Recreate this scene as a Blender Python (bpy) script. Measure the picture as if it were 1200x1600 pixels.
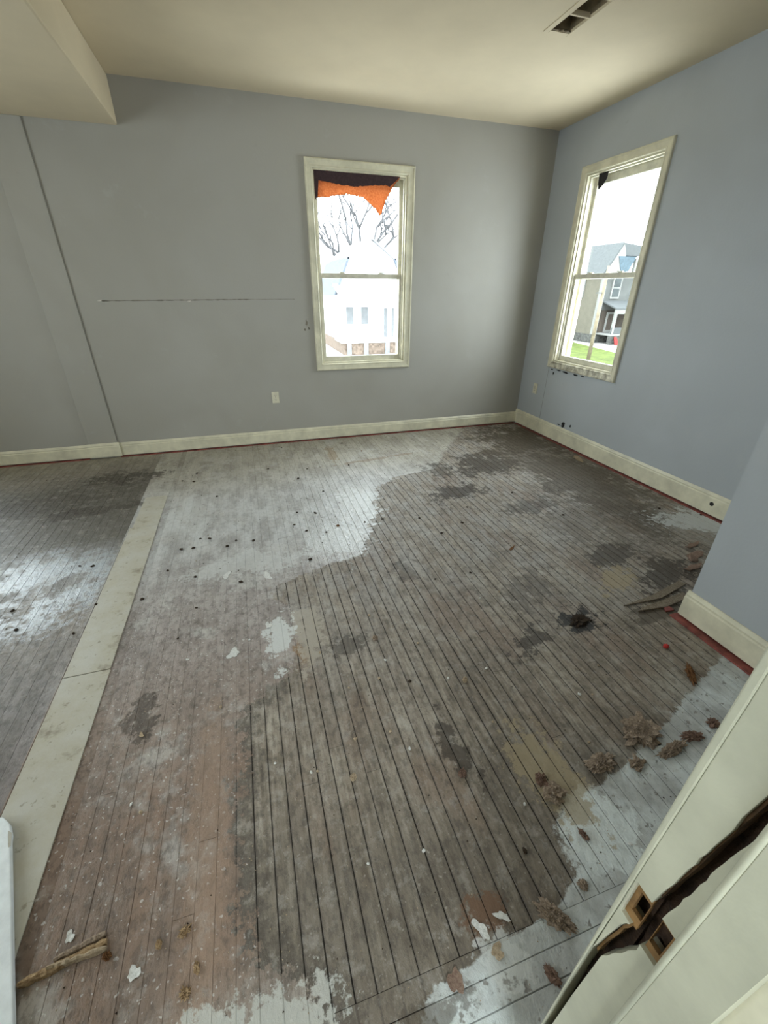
import bpy, bmesh, math, random
from mathutils import Vector, noise as mnoise
from math import sin, cos, pi

for o in list(bpy.data.objects):
    bpy.data.objects.remove(o)
SC = bpy.context.scene
COL = SC.collection

# ------------------------------------------------------------------ camera, sky, exposure
YAW, PITCH, ROLL, FPX, EYE = 0.3028025, 0.4848538, 0.0075251, 659.711, 1.5
cd = bpy.data.cameras.new('camera')
cam = bpy.data.objects.new('camera', cd)
COL.objects.link(cam)
fw = Vector((sin(YAW) * cos(PITCH), cos(YAW) * cos(PITCH), -sin(PITCH)))
r0 = Vector((cos(YAW), -sin(YAW), 0)); u0 = r0.cross(fw)
rt_ = r0 * cos(ROLL) + u0 * sin(ROLL); up_ = -r0 * sin(ROLL) + u0 * cos(ROLL)
from mathutils import Matrix
cam.matrix_world = Matrix(((rt_.x, up_.x, -fw.x, 0), (rt_.y, up_.y, -fw.y, 0), (rt_.z, up_.z, -fw.z, EYE), (0, 0, 0, 1)))
cd.sensor_fit = 'VERTICAL'; cd.sensor_height = 36.0; cd.sensor_width = 27.0
cd.lens = FPX / 1600 * 36.0
cd.clip_start = 0.02; cd.clip_end = 400
SC.camera = cam

SKY = 1.0
world = bpy.data.worlds.new('World'); SC.world = world
world.use_nodes = True
wb = world.node_tree.nodes['Background']
wb.inputs[0].default_value = (0.87, 0.945, 1.0, 1); wb.inputs[1].default_value = SKY
vs = SC.view_settings
vs.view_transform = 'Standard'; vs.look = 'None'; vs.gamma = 1; vs.use_curve_mapping = False
vs.exposure = 3.9
SC.cycles.max_bounces = 6; SC.cycles.diffuse_bounces = 4; SC.cycles.glossy_bounces = 2; SC.cycles.caustics_reflective = False; SC.cycles.caustics_refractive = False

# ------------------------------------------------------------------ mesh helpers
class MB:
    def __init__(s): s.v = []; s.f = []
    def box(s, a, b):
        x0, y0, z0 = [min(p, q) for p, q in zip(a, b)]; x1, y1, z1 = [max(p, q) for p, q in zip(a, b)]
        n = len(s.v)
        s.v += [(x0, y0, z0), (x1, y0, z0), (x1, y1, z0), (x0, y1, z0), (x0, y0, z1), (x1, y0, z1), (x1, y1, z1), (x0, y1, z1)]
        s.f += [tuple(n + i for i in q) for q in ((0, 3, 2, 1), (4, 5, 6, 7), (0, 1, 5, 4), (1, 2, 6, 5), (2, 3, 7, 6), (3, 0, 4, 7))]
        return s
    def prism(s, pts, d):
        """closed polygon pts (3d list) extruded by vector d"""
        n = len(s.v); k = len(pts); d = Vector(d)
        s.v += [tuple(p) for p in pts] + [tuple(Vector(p) + d) for p in pts]
        s.f.append(tuple(range(n + k - 1, n - 1, -1))); s.f.append(tuple(range(n + k, n + 2 * k)))
        for i in range(k):
            j = (i + 1) % k; s.f.append((n + i, n + j, n + k + j, n + k + i))
        return s
    def tube(s, pts, radii, k=6, cap=True):
        n = len(s.v); pts = [Vector(p) for p in pts]
        for i, p in enumerate(pts):
            t = (pts[min(i + 1, len(pts) - 1)] - pts[max(i - 1, 0)]).normalized()
            a = t.orthogonal().normalized(); b = t.cross(a)
            for q in range(k):
                an = 2 * pi * q / k
                s.v.append(tuple(p + (a * cos(an) + b * sin(an)) * radii[i]))
        for i in range(len(pts) - 1):
            for q in range(k):
                r = (q + 1) % k
                s.f.append((n + i * k + q, n + i * k + r, n + (i + 1) * k + r, n + (i + 1) * k + q))
        if cap:
            s.f.append(tuple(range(n + k - 1, n - 1, -1))); m = n + (len(pts) - 1) * k; s.f.append(tuple(range(m, m + k)))
        return s
    def tx(s, fn): s.v = [tuple(fn(*p)) for p in s.v]; return s
    def mesh(s, name, mat, smooth=False, recalc=True):
        m = bpy.data.meshes.new(name); m.from_pydata(s.v, [], s.f)
        if recalc:
            bm = bmesh.new(); bm.from_mesh(m); bmesh.ops.recalc_face_normals(bm, faces=bm.faces); bm.to_mesh(m); bm.free()
        if mat: m.materials.append(mat)
        if smooth: m.polygons.foreach_set('use_smooth', [True] * len(m.polygons))
        m.update(); return m
    def build(s, name, mat, parent=None, smooth=False, bevel=0, recalc=True):
        o = bpy.data.objects.new(name, s.mesh(name, mat, smooth, recalc)); COL.objects.link(o)
        if parent: o.parent = parent
        if bevel:
            b = o.modifiers.new('bevel', 'BEVEL'); b.width = bevel; b.segments = 2; b.limit_method = 'ANGLE'; b.angle_limit = 0.6
        return o

def empty(name, loc=(0, 0, 0), rz=0):
    o = bpy.data.objects.new(name, None); COL.objects.link(o); o.location = loc; o.rotation_euler = (0, 0, rz)
    o.empty_display_size = 0.05
    return o
def tag(o, label=None, cat=None, group=None, kind=None):
    if label: o['label'] = label
    if cat: o['category'] = cat
    if group: o['group'] = group
    if kind: o['kind'] = kind
    return o
def struct(o, label=None, cat=None): return tag(o, label, cat, kind='structure')

# ------------------------------------------------------------------ shader helpers
class NT:
    def __init__(s, name):
        s.m = bpy.data.materials.new(name); s.m.use_nodes = True; s.t = s.m.node_tree; s.n = s.t.nodes; s.n.clear()
        s.out = s.n.new('ShaderNodeOutputMaterial')
    def new(s, typ, **kw):
        n = s.n.new(typ)
        for k, v in kw.items(): setattr(n, k, v)
        return n
    def put(s, sock, v):
        if hasattr(v, 'is_linked') or isinstance(v, bpy.types.NodeSocket): s.t.links.new(v, sock)
        elif isinstance(v, (tuple, list)):
            sock.default_value = tuple(v) + ((1,) if len(v) == 3 and sock.type == 'RGBA' else ())
        else: sock.default_value = v
    def math(s, op, a, b=0.0, c=None, clamp=False):
        n = s.new('ShaderNodeMath', operation=op, use_clamp=clamp); s.put(n.inputs[0], a); s.put(n.inputs[1], b)
        if c is not None: s.put(n.inputs[2], c)
        return n.outputs[0]
    def add(s, a, b): return s.math('ADD', a, b)
    def sub(s, a, b): return s.math('SUBTRACT', a, b)
    def mul(s, a, b): return s.math('MULTIPLY', a, b)
    def step(s, x, e0, e1, lo=0.0, hi=1.0):
        n = s.new('ShaderNodeMapRange', interpolation_type='SMOOTHSTEP'); s.put(n.inputs[0], x)
        n.inputs[1].default_value = e0; n.inputs[2].default_value = e1; n.inputs[3].default_value = lo; n.inputs[4].default_value = hi
        return n.outputs[0]
    def mix(s, f, a, b, mode='MIX'):
        n = s.new('ShaderNodeMix', data_type='RGBA', blend_type=mode); s.put(n.inputs[0], f); s.put(n.inputs[6], a); s.put(n.inputs[7], b)
        return n.outputs[2]
    def noise(s, vec, scale, detail=4, rough=0.55, dist=0.0, out=0):
        n = s.new('ShaderNodeTexNoise'); s.put(n.inputs['Vector'], vec)
        n.inputs['Scale'].default_value = scale; n.inputs['Detail'].default_value = detail; n.inputs['Roughness'].default_value = rough
        n.inputs['Distortion'].default_value = dist
        return n.outputs[out]
    def ramp(s, f, stops):
        n = s.new('ShaderNodeValToRGB'); s.put(n.inputs[0], f); e = n.color_ramp.elements
        while len(e) > 1: e.remove(e[-1])
        e[0].position = stops[0][0]; e[0].color = (*stops[0][1], 1)
        for p, c in stops[1:]:
            q = e.new(p); q.color = (*c, 1)
        return n.outputs[0]
    def curve(s, x, pts):
        n = s.new('ShaderNodeFloatCurve'); s.put(n.inputs['Value'], x); c = n.mapping.curves[0]
        n.mapping.use_clip = False
        while len(c.points) > 2: c.points.remove(c.points[1])
        c.points[0].location = pts[0]; c.points[1].location = pts[-1]
        for p in pts[1:-1]: c.points.new(*p)
        for p in c.points: p.handle_type = 'VECTOR'
        n.mapping.update(); return n.outputs[0]
    def vmul(s, v, k):
        n = s.new('ShaderNodeVectorMath', operation='MULTIPLY'); s.put(n.inputs[0], v); n.inputs[1].default_value = k
        return n.outputs[0]
    def pos(s): return s.new('ShaderNodeNewGeometry').outputs['Position']
    def bump(s, h, dist, strength=1.0):
        n = s.new('ShaderNodeBump'); n.inputs['Distance'].default_value = dist; n.inputs['Strength'].default_value = strength
        s.put(n.inputs['Height'], h); return n.outputs[0]
    def principled(s, col, rough=0.6, normal=None, spec=0.5, metal=0.0):
        p = s.new('ShaderNodeBsdfPrincipled'); s.put(p.inputs['Base Color'], col); s.put(p.inputs['Roughness'], rough)
        s.put(p.inputs['Specular IOR Level'], spec); p.inputs['Metallic'].default_value = metal
        if normal is not None: s.put(p.inputs['Normal'], normal)
        s.t.links.new(p.outputs[0], s.out.inputs[0]); return s.m

def simple(name, col, rough=0.6, var=0.12, scale=8.0, bump=0.0, spec=0.4, metal=0.0, dark=None):
    t = NT(name); P = t.pos(); nz = t.noise(P, scale, 5, 0.6)
    d = dark or tuple(c * (1 - 2 * var) for c in col); l = tuple(min(1, c * (1 + var)) for c in col)
    c = t.ramp(nz, [(0.3, d), (0.65, l)])
    b = t.bump(t.noise(P, scale * 6, 3), bump) if bump else None
    return t.principled(c, rough, b, spec, metal)

# ------------------------------------------------------------------ materials of the room
def wall_material(name, ca, cb):
    t = NT(name); P = t.pos()
    big = t.noise(P, 0.9, 3, 0.6, 0.4); fine = t.noise(P, 9, 5, 0.65)
    c = t.mix(t.step(big, 0.3, 0.7), ca, cb)
    c = t.mix(t.step(fine, 0.66, 0.78, 0, 0.25), c, (0.26, 0.25, 0.23))
    c = t.mix(t.step(t.noise(P, 2.6, 6, 0.7), 0.60, 0.70, 0, 0.22), c, (0.46, 0.46, 0.45))
    return t.principled(c, t.step(big, 0.2, 0.8, 0.5, 0.68), t.bump(t.noise(P, 60, 3), 0.0006), 0.35)
M = {}
M['wall'] = wall_material('wall_paint', (0.355, 0.338, 0.295), (0.39, 0.376, 0.338))
M['wall_skylit'] = wall_material('skylit_wall_paint', (0.395, 0.415, 0.43), (0.44, 0.465, 0.485))  # same paint as the far wall, with cool skylight put into its colour
M['ceiling'] = simple('ceiling_paint', (0.70, 0.60, 0.43), 0.8, 0.04, 1.2, 0.0004, 0.2)
M['trim'] = simple('cream_trim_paint', (0.66, 0.62, 0.47), 0.42, 0.10, 7, 0.0004, 0.45)
M['sash'] = simple('sash_vinyl', (0.62, 0.59, 0.48), 0.45, 0.10, 14, 0.0002, 0.45)
M['dirty_trim'] = simple('dirty_trim_paint', (0.60, 0.57, 0.46), 0.5, 0.2, 18, 0.0006, 0.4, dark=(0.16, 0.13, 0.09))
M['red'] = simple('red_floor_paint', (0.22, 0.058, 0.046), 0.6, 0.3, 20, 0.0005)
M['black'] = simple('black_grime', (0.012, 0.011, 0.010), 0.8, 0.2, 20)
M['duct'] = simple('duct_metal', (0.24, 0.19, 0.115), 0.6, 0.25, 12)
M['plate'] = simple('outlet_plastic', (0.66, 0.62, 0.48), 0.35, 0.05, 20)
M['slot'] = simple('outlet_slot', (0.04, 0.03, 0.025), 0.6, 0.1, 20)
M['jamb'] = simple('jamb_paint', (0.47, 0.46, 0.355), 0.38, 0.07, 10, 0.0005, 0.45)
M['rawwood'] = simple('raw_stained_wood', (0.23, 0.125, 0.045), 0.75, 0.25, 30, 0.001)
M['splitwood'] = simple('split_dark_wood', (0.040, 0.020, 0.010), 0.9, 0.35, 40, 0.002)
M['tornwood'] = simple('torn_brown_wood', (0.105, 0.055, 0.024), 0.85, 0.3, 40, 0.002)
M['boardwhite'] = simple('white_board_paint', (0.80, 0.84, 0.86), 0.5, 0.05, 25, 0.0006)
M['seam'] = simple('seam_dirt', (0.17, 0.15, 0.12), 0.8, 0.25, 25)
M['plaster'] = simple('bare_plaster', (0.66, 0.62, 0.55), 0.85, 0.1, 25)

def glass_material():
    t = NT('window_glass')
    tr = t.new('ShaderNodeBsdfTransparent'); tr.inputs[0].default_value = (0.95, 0.97, 0.965, 1)
    gl = t.new('ShaderNodeBsdfGlossy'); gl.inputs['Roughness'].default_value = 0.03
    lw = t.new('ShaderNodeLayerWeight'); lw.inputs[0].default_value = 0.5
    fr = t.math('MULTIPLY_ADD', t.math('POWER', lw.outputs['Facing'], 4.0), 0.5, 0.03)
    dirt = t.noise(t.pos(), 30, 4); t.put(gl.inputs['Color'], t.mix(dirt, (0.7, 0.7, 0.7), (0.9, 0.9, 0.9)))
    mx = t.new('ShaderNodeMixShader'); t.t.links.new(fr, mx.inputs[0]); t.t.links.new(tr.outputs[0], mx.inputs[1]); t.t.links.new(gl.outputs[0], mx.inputs[2])
    t.t.links.new(mx.outputs[0], t.out.inputs[0]); return t.m
M['glass'] = glass_material()

# ------------------------------------------------------------------ the floor's wear
AX = [(0.20, 0.0), (0.30, -0.02), (0.39, -0.03), (0.445, -0.09), (0.478, -0.177), (0.534, -0.199), (0.611, -0.231), (0.8, -0.223), (1.007, -0.216),
      (1.186, -0.204), (1.275, -0.147), (1.36, -0.036), (1.41, 0.039), (1.555, 0.10), (1.747, 0.09), (1.94, -0.02), (2.03, 0.0), (2.103, 0.179),
      (2.165, 0.35), (2.21, 0.54), (2.39, 0.634), (2.73, 0.80), (3.185, 0.936), (3.34, 1.16), (3.42, 1.558), (3.93, 1.94), (4.42, 2.33), (4.65, 2.8)]
BX = [(0.10, 0.10), (0.286, 0.16), (0.325, 0.30), (0.352, 0.62), (0.40, 0.745), (0.45, 0.766), (0.53, 0.765), (0.57, 0.86), (0.62, 1.12), (0.72, 1.42),
      (0.83, 1.72), (0.95, 2.1), (1.2, 2.9), (4.65, 3.9)]

PW = 0.0543
def floor_material(name, joint):
    t = NT(name); P = t.pos()
    sx = t.new('ShaderNodeSeparateXYZ'); t.put(sx.inputs[0], P); X, Y = sx.outputs[0], sx.outputs[1]
    rnd = t.new('ShaderNodeObjectInfo').outputs['Random']
    P2 = t.vmul(P, (1, 1, 0))
    grain = t.noise(t.vmul(P, (1, 0.10, 1)), 55, 2, 0.6)
    mot2 = t.noise(P, 14, 5, 0.75)
    med = t.noise(P, 3.2, 4, 0.68); big = t.noise(P, 1.1, 2, 0.6); fine = t.noise(P, 26, 3, 0.7); speck = t.noise(P, 75, 1, 0.6)
    wob = t.add(t.mul(t.sub(mot2, 0.5), 0.14), t.mul(t.sub(fine, 0.5), 0.05))
    smear = t.noise(t.vmul(P, (1, 0.35, 1)), 9, 3, 0.68)

    ragn = t.math('MULTIPLY_ADD', t.sub(med, 0.5), 6.0, t.math('MULTIPLY_ADD', t.sub(mot2, 0.5), 7.0, t.mul(t.sub(fine, 0.5), 3.0)))
    def ell(cx, cy, rx, ry, rot=0.0, rag=0.6, soft=0.22):
        mp = t.new('ShaderNodeMapping', vector_type='TEXTURE'); t.put(mp.inputs[0], P2)
        mp.inputs['Location'].default_value = (cx, cy, 0); mp.inputs['Rotation'].default_value = (0, 0, rot); mp.inputs['Scale'].default_value = (rx, ry, 1)
        ln = t.new('ShaderNodeVectorMath', operation='LENGTH'); t.put(ln.inputs[0], mp.outputs[0]); d = ln.outputs['Value']
        d = t.math('MULTIPLY_ADD', ragn, rag, d)
        return t.step(d, 1 - soft, 1 + soft, 1.0, 0.0)

    yn = t.mul(Y, 0.2)
    fa = t.math('MULTIPLY_ADD', t.curve(yn, [(y / 5, (x + 1) / 4) for y, x in AX]), 4.0, -1.0)
    fb = t.math('MULTIPLY_ADD', t.curve(yn, [(y / 5, (x + 1) / 5) for y, x in BX]), 5.0, -1.0)
    da = t.math('MULTIPLY_ADD', ragn, 0.030, t.add(t.sub(X, fa), t.mul(wob, 0.7))); bare = t.step(da, -0.012, 0.012)
    db = t.math('MULTIPLY_ADD', ragn, 0.025, t.add(t.sub(X, fb), t.mul(wob, 0.8))); whiteR = t.step(db, -0.02, 0.02)

    # left lane: worn paint going from red-brown by the door to whitish by the window wall
    lane = t.ramp(t.add(yn, t.mul(t.sub(big, 0.5), 0.10)), [
        (0.05, (0.30, 0.27, 0.235)), (0.10, (0.225, 0.155, 0.115)), (0.19, (0.245, 0.17, 0.128)), (0.25, (0.30, 0.235, 0.195)), (0.33, (0.35, 0.30, 0.275)),
        (0.42, (0.40, 0.37, 0.35)), (0.52, (0.50, 0.50, 0.49)), (0.66, (0.51, 0.505, 0.49)), (0.76, (0.43, 0.405, 0.345)), (0.93, (0.40, 0.37, 0.30))])
    lane = t.mix(t.step(smear, 0.36, 0.62), t.mix(0.45, lane, (0.16, 0.13, 0.11)), lane)
    lane = t.mix(t.mul(t.step(med, 0.54, 0.64), 0.45), lane, (0.52, 0.51, 0.48))
    lane = t.mix(t.mul(t.step(speck, 0.66, 0.70), 0.6), lane, (0.58, 0.56, 0.53))
    # bare grey boards
    wood = t.ramp(t.add(t.mul(grain, 0.5), t.mul(med, 0.5)), [(0.36, (0.138, 0.110, 0.080)), (0.5, (0.262, 0.219, 0.170)), (0.64, (0.40, 0.352, 0.287))])
    wood = t.mix(t.step(rnd, 0.0, 1.0, 0.0, 0.32), wood, t.mix(t.step(fine, .3, .7), (0.145, 0.108, 0.082), (0.25, 0.21, 0.175)))
    brn = t.noise(t.vmul(P, (1, 0.45, 1)), 2.3, 3, 0.7, 0.0)
    wood = t.mix(t.step(brn, 0.50, 0.62, 0.0, 0.55), wood, (0.195, 0.132, 0.092))
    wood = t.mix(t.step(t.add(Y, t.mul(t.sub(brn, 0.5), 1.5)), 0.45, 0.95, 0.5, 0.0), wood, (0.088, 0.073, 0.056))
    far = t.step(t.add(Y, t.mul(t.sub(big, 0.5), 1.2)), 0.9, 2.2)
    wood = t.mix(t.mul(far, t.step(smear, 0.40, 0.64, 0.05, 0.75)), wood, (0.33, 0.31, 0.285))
    wood = t.mix(t.mul(t.step(speck, 0.68, 0.72), 0.5), wood, (0.36, 0.33, 0.29))
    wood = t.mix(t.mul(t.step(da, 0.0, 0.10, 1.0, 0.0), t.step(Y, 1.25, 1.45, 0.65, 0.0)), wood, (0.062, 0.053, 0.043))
    fr_ = t.math('FRACT', t.mul(t.add(X, 50 * PW + 0.116), 1.0 / PW)); ed = t.math('ABSOLUTE', t.sub(fr_, 0.5))
    wood = t.mix(t.mul(t.step(t.add(ed, t.mul(t.sub(fine, 0.5), 0.25)), 0.40, 0.50), 0.6), wood, (0.055, 0.045, 0.036))
    col = t.mix(bare, lane, wood)
    # pale paint on the right near the door, thinner further in
    thin = t.mul(t.step(db, -0.55, 0.05), t.step(smear, 0.42, 0.60))
    thin = t.mul(thin, t.step(X, 0.75, 1.1))
    col = t.mix(t.mul(thin, 0.7), col, (0.36, 0.335, 0.29))
    pale = t.mix(t.step(med, 0.42, 0.62), (0.40, 0.405, 0.39), (0.60, 0.635, 0.63))
    pale = t.mix(t.mul(t.step(fine, 0.60, 0.68), 0.75), pale, (0.15, 0.13, 0.11))
    col = t.mix(whiteR, col, pale)
    for a in [(0.86, 0.475, 0.13, 0.11, 0, .25, .1)]:
        col = t.mix(ell(*a), col, (0.66, 0.70, 0.69))
    # floor left of the patch strip
    lft = t.math('LESS_THAN', X, -0.95)
    lc = t.ramp(t.add(yn, t.mul(t.sub(big, 0.5), 0.06)), [(0.2, (0.20, 0.17, 0.16)), (0.30, (0.26, 0.24, 0.23)), (0.42, (0.25, 0.215, 0.18)), (0.52, (0.34, 0.34, 0.34)), (0.58, (0.13, 0.12, 0.10)),
                  (0.76, (0.10, 0.088, 0.068)), (0.83, (0.24, 0.21, 0.17)), (0.92, (0.33, 0.29, 0.22))])
    lc = t.mix(t.step(smear, 0.38, 0.64, 0.5, 0.0), lc, (0.11, 0.10, 0.085))
    col = t.mix(lft, col, lc)
    wet = t.mul(lft, t.mul(ell(-1.30, 2.36, 0.46, 0.42, 0, 0.3, 0.25), t.step(t.add(t.mul(med, 0.6), t.mul(mot2, 0.4)), 0.45, 0.53)))
    col = t.mix(t.mul(wet, 0.85), col, (0.50, 0.54, 0.58))
    keep = t.sub(1.0, t.mul(t.math('MAXIMUM', whiteR, t.mul(t.sub(1.0, bare), t.step(Y, 1.8, 2.6))), 0.6))
    mot = t.noise(t.vmul(P, (1, 0.6, 1)), 42, 4, 0.72); 
    col = t.mix(t.mul(keep, t.step(mot, 0.36, 0.54, 0.68, 0.0)), col, t.mix(0.62, col, (0.05, 0.042, 0.034)))
    col = t.mix(t.step(mot2, 0.52, 0.64, 0.0, 0.42), col, t.mix(0.5, col, (0.50, 0.48, 0.44)))
    col = t.mix(t.mul(keep, t.step(mot2, 0.36, 0.46, 0.5, 0.0)), col, t.mix(0.6, col, (0.07, 0.058, 0.046)))
    # stains with a shape of their own
    D = (0.042, 0.032, 0.022); DB = (0.085, 0.066, 0.045); TAN = (0.36, 0.29, 0.18); WH = (0.58, 0.59, 0.57)
    for a, c, k in [((2.10, 3.42, 0.36, 0.24, 0.3), D, .8), ((1.55, 2.90, 0.24, 0.13, 0.2), D, .85), ((1.62, 3.35, 0.14, 0.15), D, .55), ((2.0, 2.49, 0.22, 0.12), D, .6),
                    ((1.46, 1.29, 0.10, 0.075), (0.015, .013, .011), .95), ((1.14, 1.24, 0.15, 0.06, 0.5), D, .8), ((2.08, 1.72, 0.17, 0.10, 0.4), D, .75), ((2.22, 1.46, 0.22, 0.11, 0.3), D, .8),
                    ((0.54, 0.88, 0.045, 0.14, 0.15), D, .75), ((0.27, 1.46, 0.09, 0.05), D, .6), ((-0.585, 1.32, 0.06, 0.10), D, .65), ((1.35, 1.62, 0.30, 0.10, 0.6), D, .35), ((0.75, 1.95, 0.08, 0.1), D, .45),
                    ((-1.17, 4.02, 0.24, 0.14, 0.2), D, .75), ((-1.75, 3.55, 0.45, 0.20, 0.1), D, .5), ((-1.3, 3.35, 0.35, 0.07, 0.15), D, .6), ((2.95, 3.95, 0.55, 0.55), DB, .85), ((2.75, 2.75, 0.40, 0.80, 0, 0.35), DB, .65), ((2.75, 3.4, 0.50, 0.95, 0, 0.3), DB, .55), ((2.35, 2.15, 0.45, 0.40, 0, 0.5), DB, .4), ((-0.31, 0.85, 0.06, 0.40, 0, 0.3), (0.34, 0.235, 0.168), .4),
                    ((1.9, 1.52, 0.16, 0.08, 0.4), TAN, .7), ((0.82, 0.68, 0.09, 0.15, -0.2), TAN, .75), ((0.06, 1.50, 0.035, 0.09, 0.2), (0.24, 0.145, 0.07), .85), ((0.12, 1.62, 0.07, 0.20, -.2), (0.37, .33, .27), .8),
                    ((-0.02, 1.60, 0.055, 0.12, -0.1), WH, .9), ((3.05, 1.93, 0.24, 0.18), WH, .85), ((-0.10, 2.30, 0.28, 0.12), WH, .5), ((0.42, 2.45, 0.20, 0.20), WH, .45), ((0.72, 2.95, 0.12, 0.28), WH, .5),
                    ((-0.55, 3.10, 0.15, 0.30), WH, .35), ((0.71, 4.2, 0.04, 0.30, 0.0), (0.27, 0.20, 0.12), .7), ((1.15, 3.84, 0.48, 0.025, 0.14), (0.25, 0.19, 0.13), .7), ((0.42, 0.395, 0.05, 0.04), (0.15, .085, .05), .9),
                    ((0.42, 0.31, 0.05, 0.05), WH, .7), ((-0.19, 0.36, 0.18, 0.06, 0.0, 0.7), (0.48, 0.48, 0.44), .8), ((0.2, 0.27, 0.13, 0.035), DB, .6), ((1.95, 1.24, 0.18, 0.05, 0.1), DB, .8)]:
        col = t.mix(t.mul(ell(*a), k), col, c)
    rough = t.step(t.add(fine, t.mul(bare, 0.2)), 0.3, 0.8, 0.38, 0.66)
    gloss = t.mul(ell(0.62, 2.75, 0.55, 0.75, -0.1, 0.15, 0.4), t.sub(1.0, bare))
    rough = t.math('MULTIPLY_ADD', gloss, -0.16, rough)
    rough = t.math('MULTIPLY_ADD', wet, -0.30, rough, clamp=True)
    if joint:
        dk = t.mix(0.86, col, (0.010, 0.008, 0.007))
        col = t.mix(t.step(t.math('MAXIMUM', t.mul(bare, t.sub(1.0, t.mul(whiteR, 0.5))), t.mul(lft, 0.75)), 0.0, 1.0, 0.15, 1.0), col, dk)
        return t.principled(col, 0.8, None, 0.1)
    return t.principled(col, rough, t.bump(mot, 0.0050, 0.9), 0.42)
M['floor'] = floor_material('worn_floorboards', False)
M['joint'] = floor_material('worn_floor_joints', True)
def patch_material():
    t = NT('patch_board_paint'); P = t.pos(); n = t.noise(P, 6, 6, 0.7); f = t.noise(P, 30, 4, 0.7)
    c = t.ramp(n, [(0.30, (0.24, 0.21, 0.155)), (0.42, (0.43, 0.40, 0.32)), (0.62, (0.47, 0.455, 0.40))])
    c = t.mix(t.mul(t.step(f, 0.60, 0.68), 0.6), c, (0.20, 0.17, 0.12))
    return t.principled(c, 0.5, t.bump(f, 0.001), 0.4)
M['patch'] = patch_material()

# ------------------------------------------------------------------ room shell
XR, YB, ZC, XL, YF, TH = 3.201, 4.617, 2.878, -3.6, 0.12, 0.16
JX, JY = 2.0, 1.165
W1 = (0.76, 1.65, 0.808, 2.436)        # window openings: u0, u1, z0, z1
W2 = (3.243, 4.085, 0.822, 2.440)
W3 = (-3.38, -2.49, 0.808, 2.436)
W4 = (0.40, 1.29, 0.808, 2.436)
W6 = (-0.78, 0.52, 0.808, 2.436)
W5 = (1.75, 2.64, 0.808, 2.436)
def wall_boxes(mb, u0, u1, z0, z1, holes, put):
    holes = sorted(holes); u = u0
    for h in holes:
        put(mb, u, h[0], z0, z1); put(mb, h[0], h[1], z0, h[2]); put(mb, h[0], h[1], h[3], z1); u = h[1]
    put(mb, u, u1, z0, z1); return mb
backput = lambda mb, a, b, c, d: mb.box((a, YB, c), (b, YB + TH, d))
rightput = lambda mb, a, b, c, d: mb.box((XR, a, c), (XR + TH, b, d))
leftput = lambda mb, a, b, c, d: mb.box((XL - TH, a, c), (XL, b, d))
frontput = lambda mb, a, b, c, d: mb.box((a, YF - TH, c), (b, YF, d))

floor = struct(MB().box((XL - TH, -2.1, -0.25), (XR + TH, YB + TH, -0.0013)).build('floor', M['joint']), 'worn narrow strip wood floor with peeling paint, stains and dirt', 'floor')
ZT = ZC + 0.3
wall_back = struct(wall_boxes(MB(), XL - TH, XR + TH, -0.25, ZT, [W1, W3], backput).build('wall_back', M['wall']), 'grey painted far wall with a white framed window', 'wall')
wall_right = struct(wall_boxes(MB(), -0.04, YB + TH, -0.25, ZT, [W2], rightput).build('wall_right', M['wall_skylit']), 'skylit blue grey wall on the right with a tall window', 'wall')
wall_left = struct(wall_boxes(MB(), -0.04, YB + TH, -0.25, ZT, [W4, W5], leftput).build('wall_left', M['wall']), 'grey wall with added windows left of the frame', 'wall')
mb = MB(); frontput(mb, XL - TH, -0.445, -0.25, ZT); frontput(mb, 0.425, XR + TH, -0.25, ZT); frontput(mb, -0.445, 0.425, 2.08, ZT)
wall_front = struct(mb.build('wall_front', M['wall']), 'grey wall around the doorway', 'wall')
wall_jog = struct(MB().box((JX, YF, -0.2), (XR, JY, ZC)).build('wall_right_jog', M['wall_skylit']), 'skylit blue grey wall block standing out at the right edge', 'wall')
YH = -1.5
hall = MB().box((-1.3, YH, -0.2), (-1.2, YF - TH, ZC)).box((1.2, YH, -0.2), (1.3, YF - TH, ZC))
wall_boxes(hall, -1.3, 1.3, -0.2, ZC, [W6], lambda mb, a, b, c, d: mb.box((a, YH - TH, c), (b, YH, d)))
struct(hall.build('wall_hall', M['wall']), 'grey hallway walls behind the doorway', 'wall')
VX0, VX1, VY0, VY1 = 1.995, 2.125, 2.775, 3.118
mb = MB()
mb.box((XL - TH, -2.1, ZC), (VX0, YB + TH, ZC + 0.2)).box((VX1, -2.0, ZC), (XR + TH, YB + TH, ZC + 0.2)).box((VX0, -2.0, ZC), (VX1, VY0, ZC + 0.2)).box((VX0, VY1, ZC), (VX1, YB + TH, ZC + 0.2))
ceiling = struct(mb.build('ceiling', M['ceiling']), 'cream painted ceiling with an open vent', 'ceiling')
struct(MB().box((-1.66, YF, 2.588), (-0.70, YB, ZC)).build('trim_1', M['ceiling'], bevel=0.012), 'cream dropped beam box running along the ceiling', 'beam')
struct(MB().box((-1.575, YB - 0.018, 0.0), (-1.325, YB, 2.588)).build('trim_2', M['wall'], bevel=0.004), 'grey flat pilaster on the far wall under the beam', 'pilaster')
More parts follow.
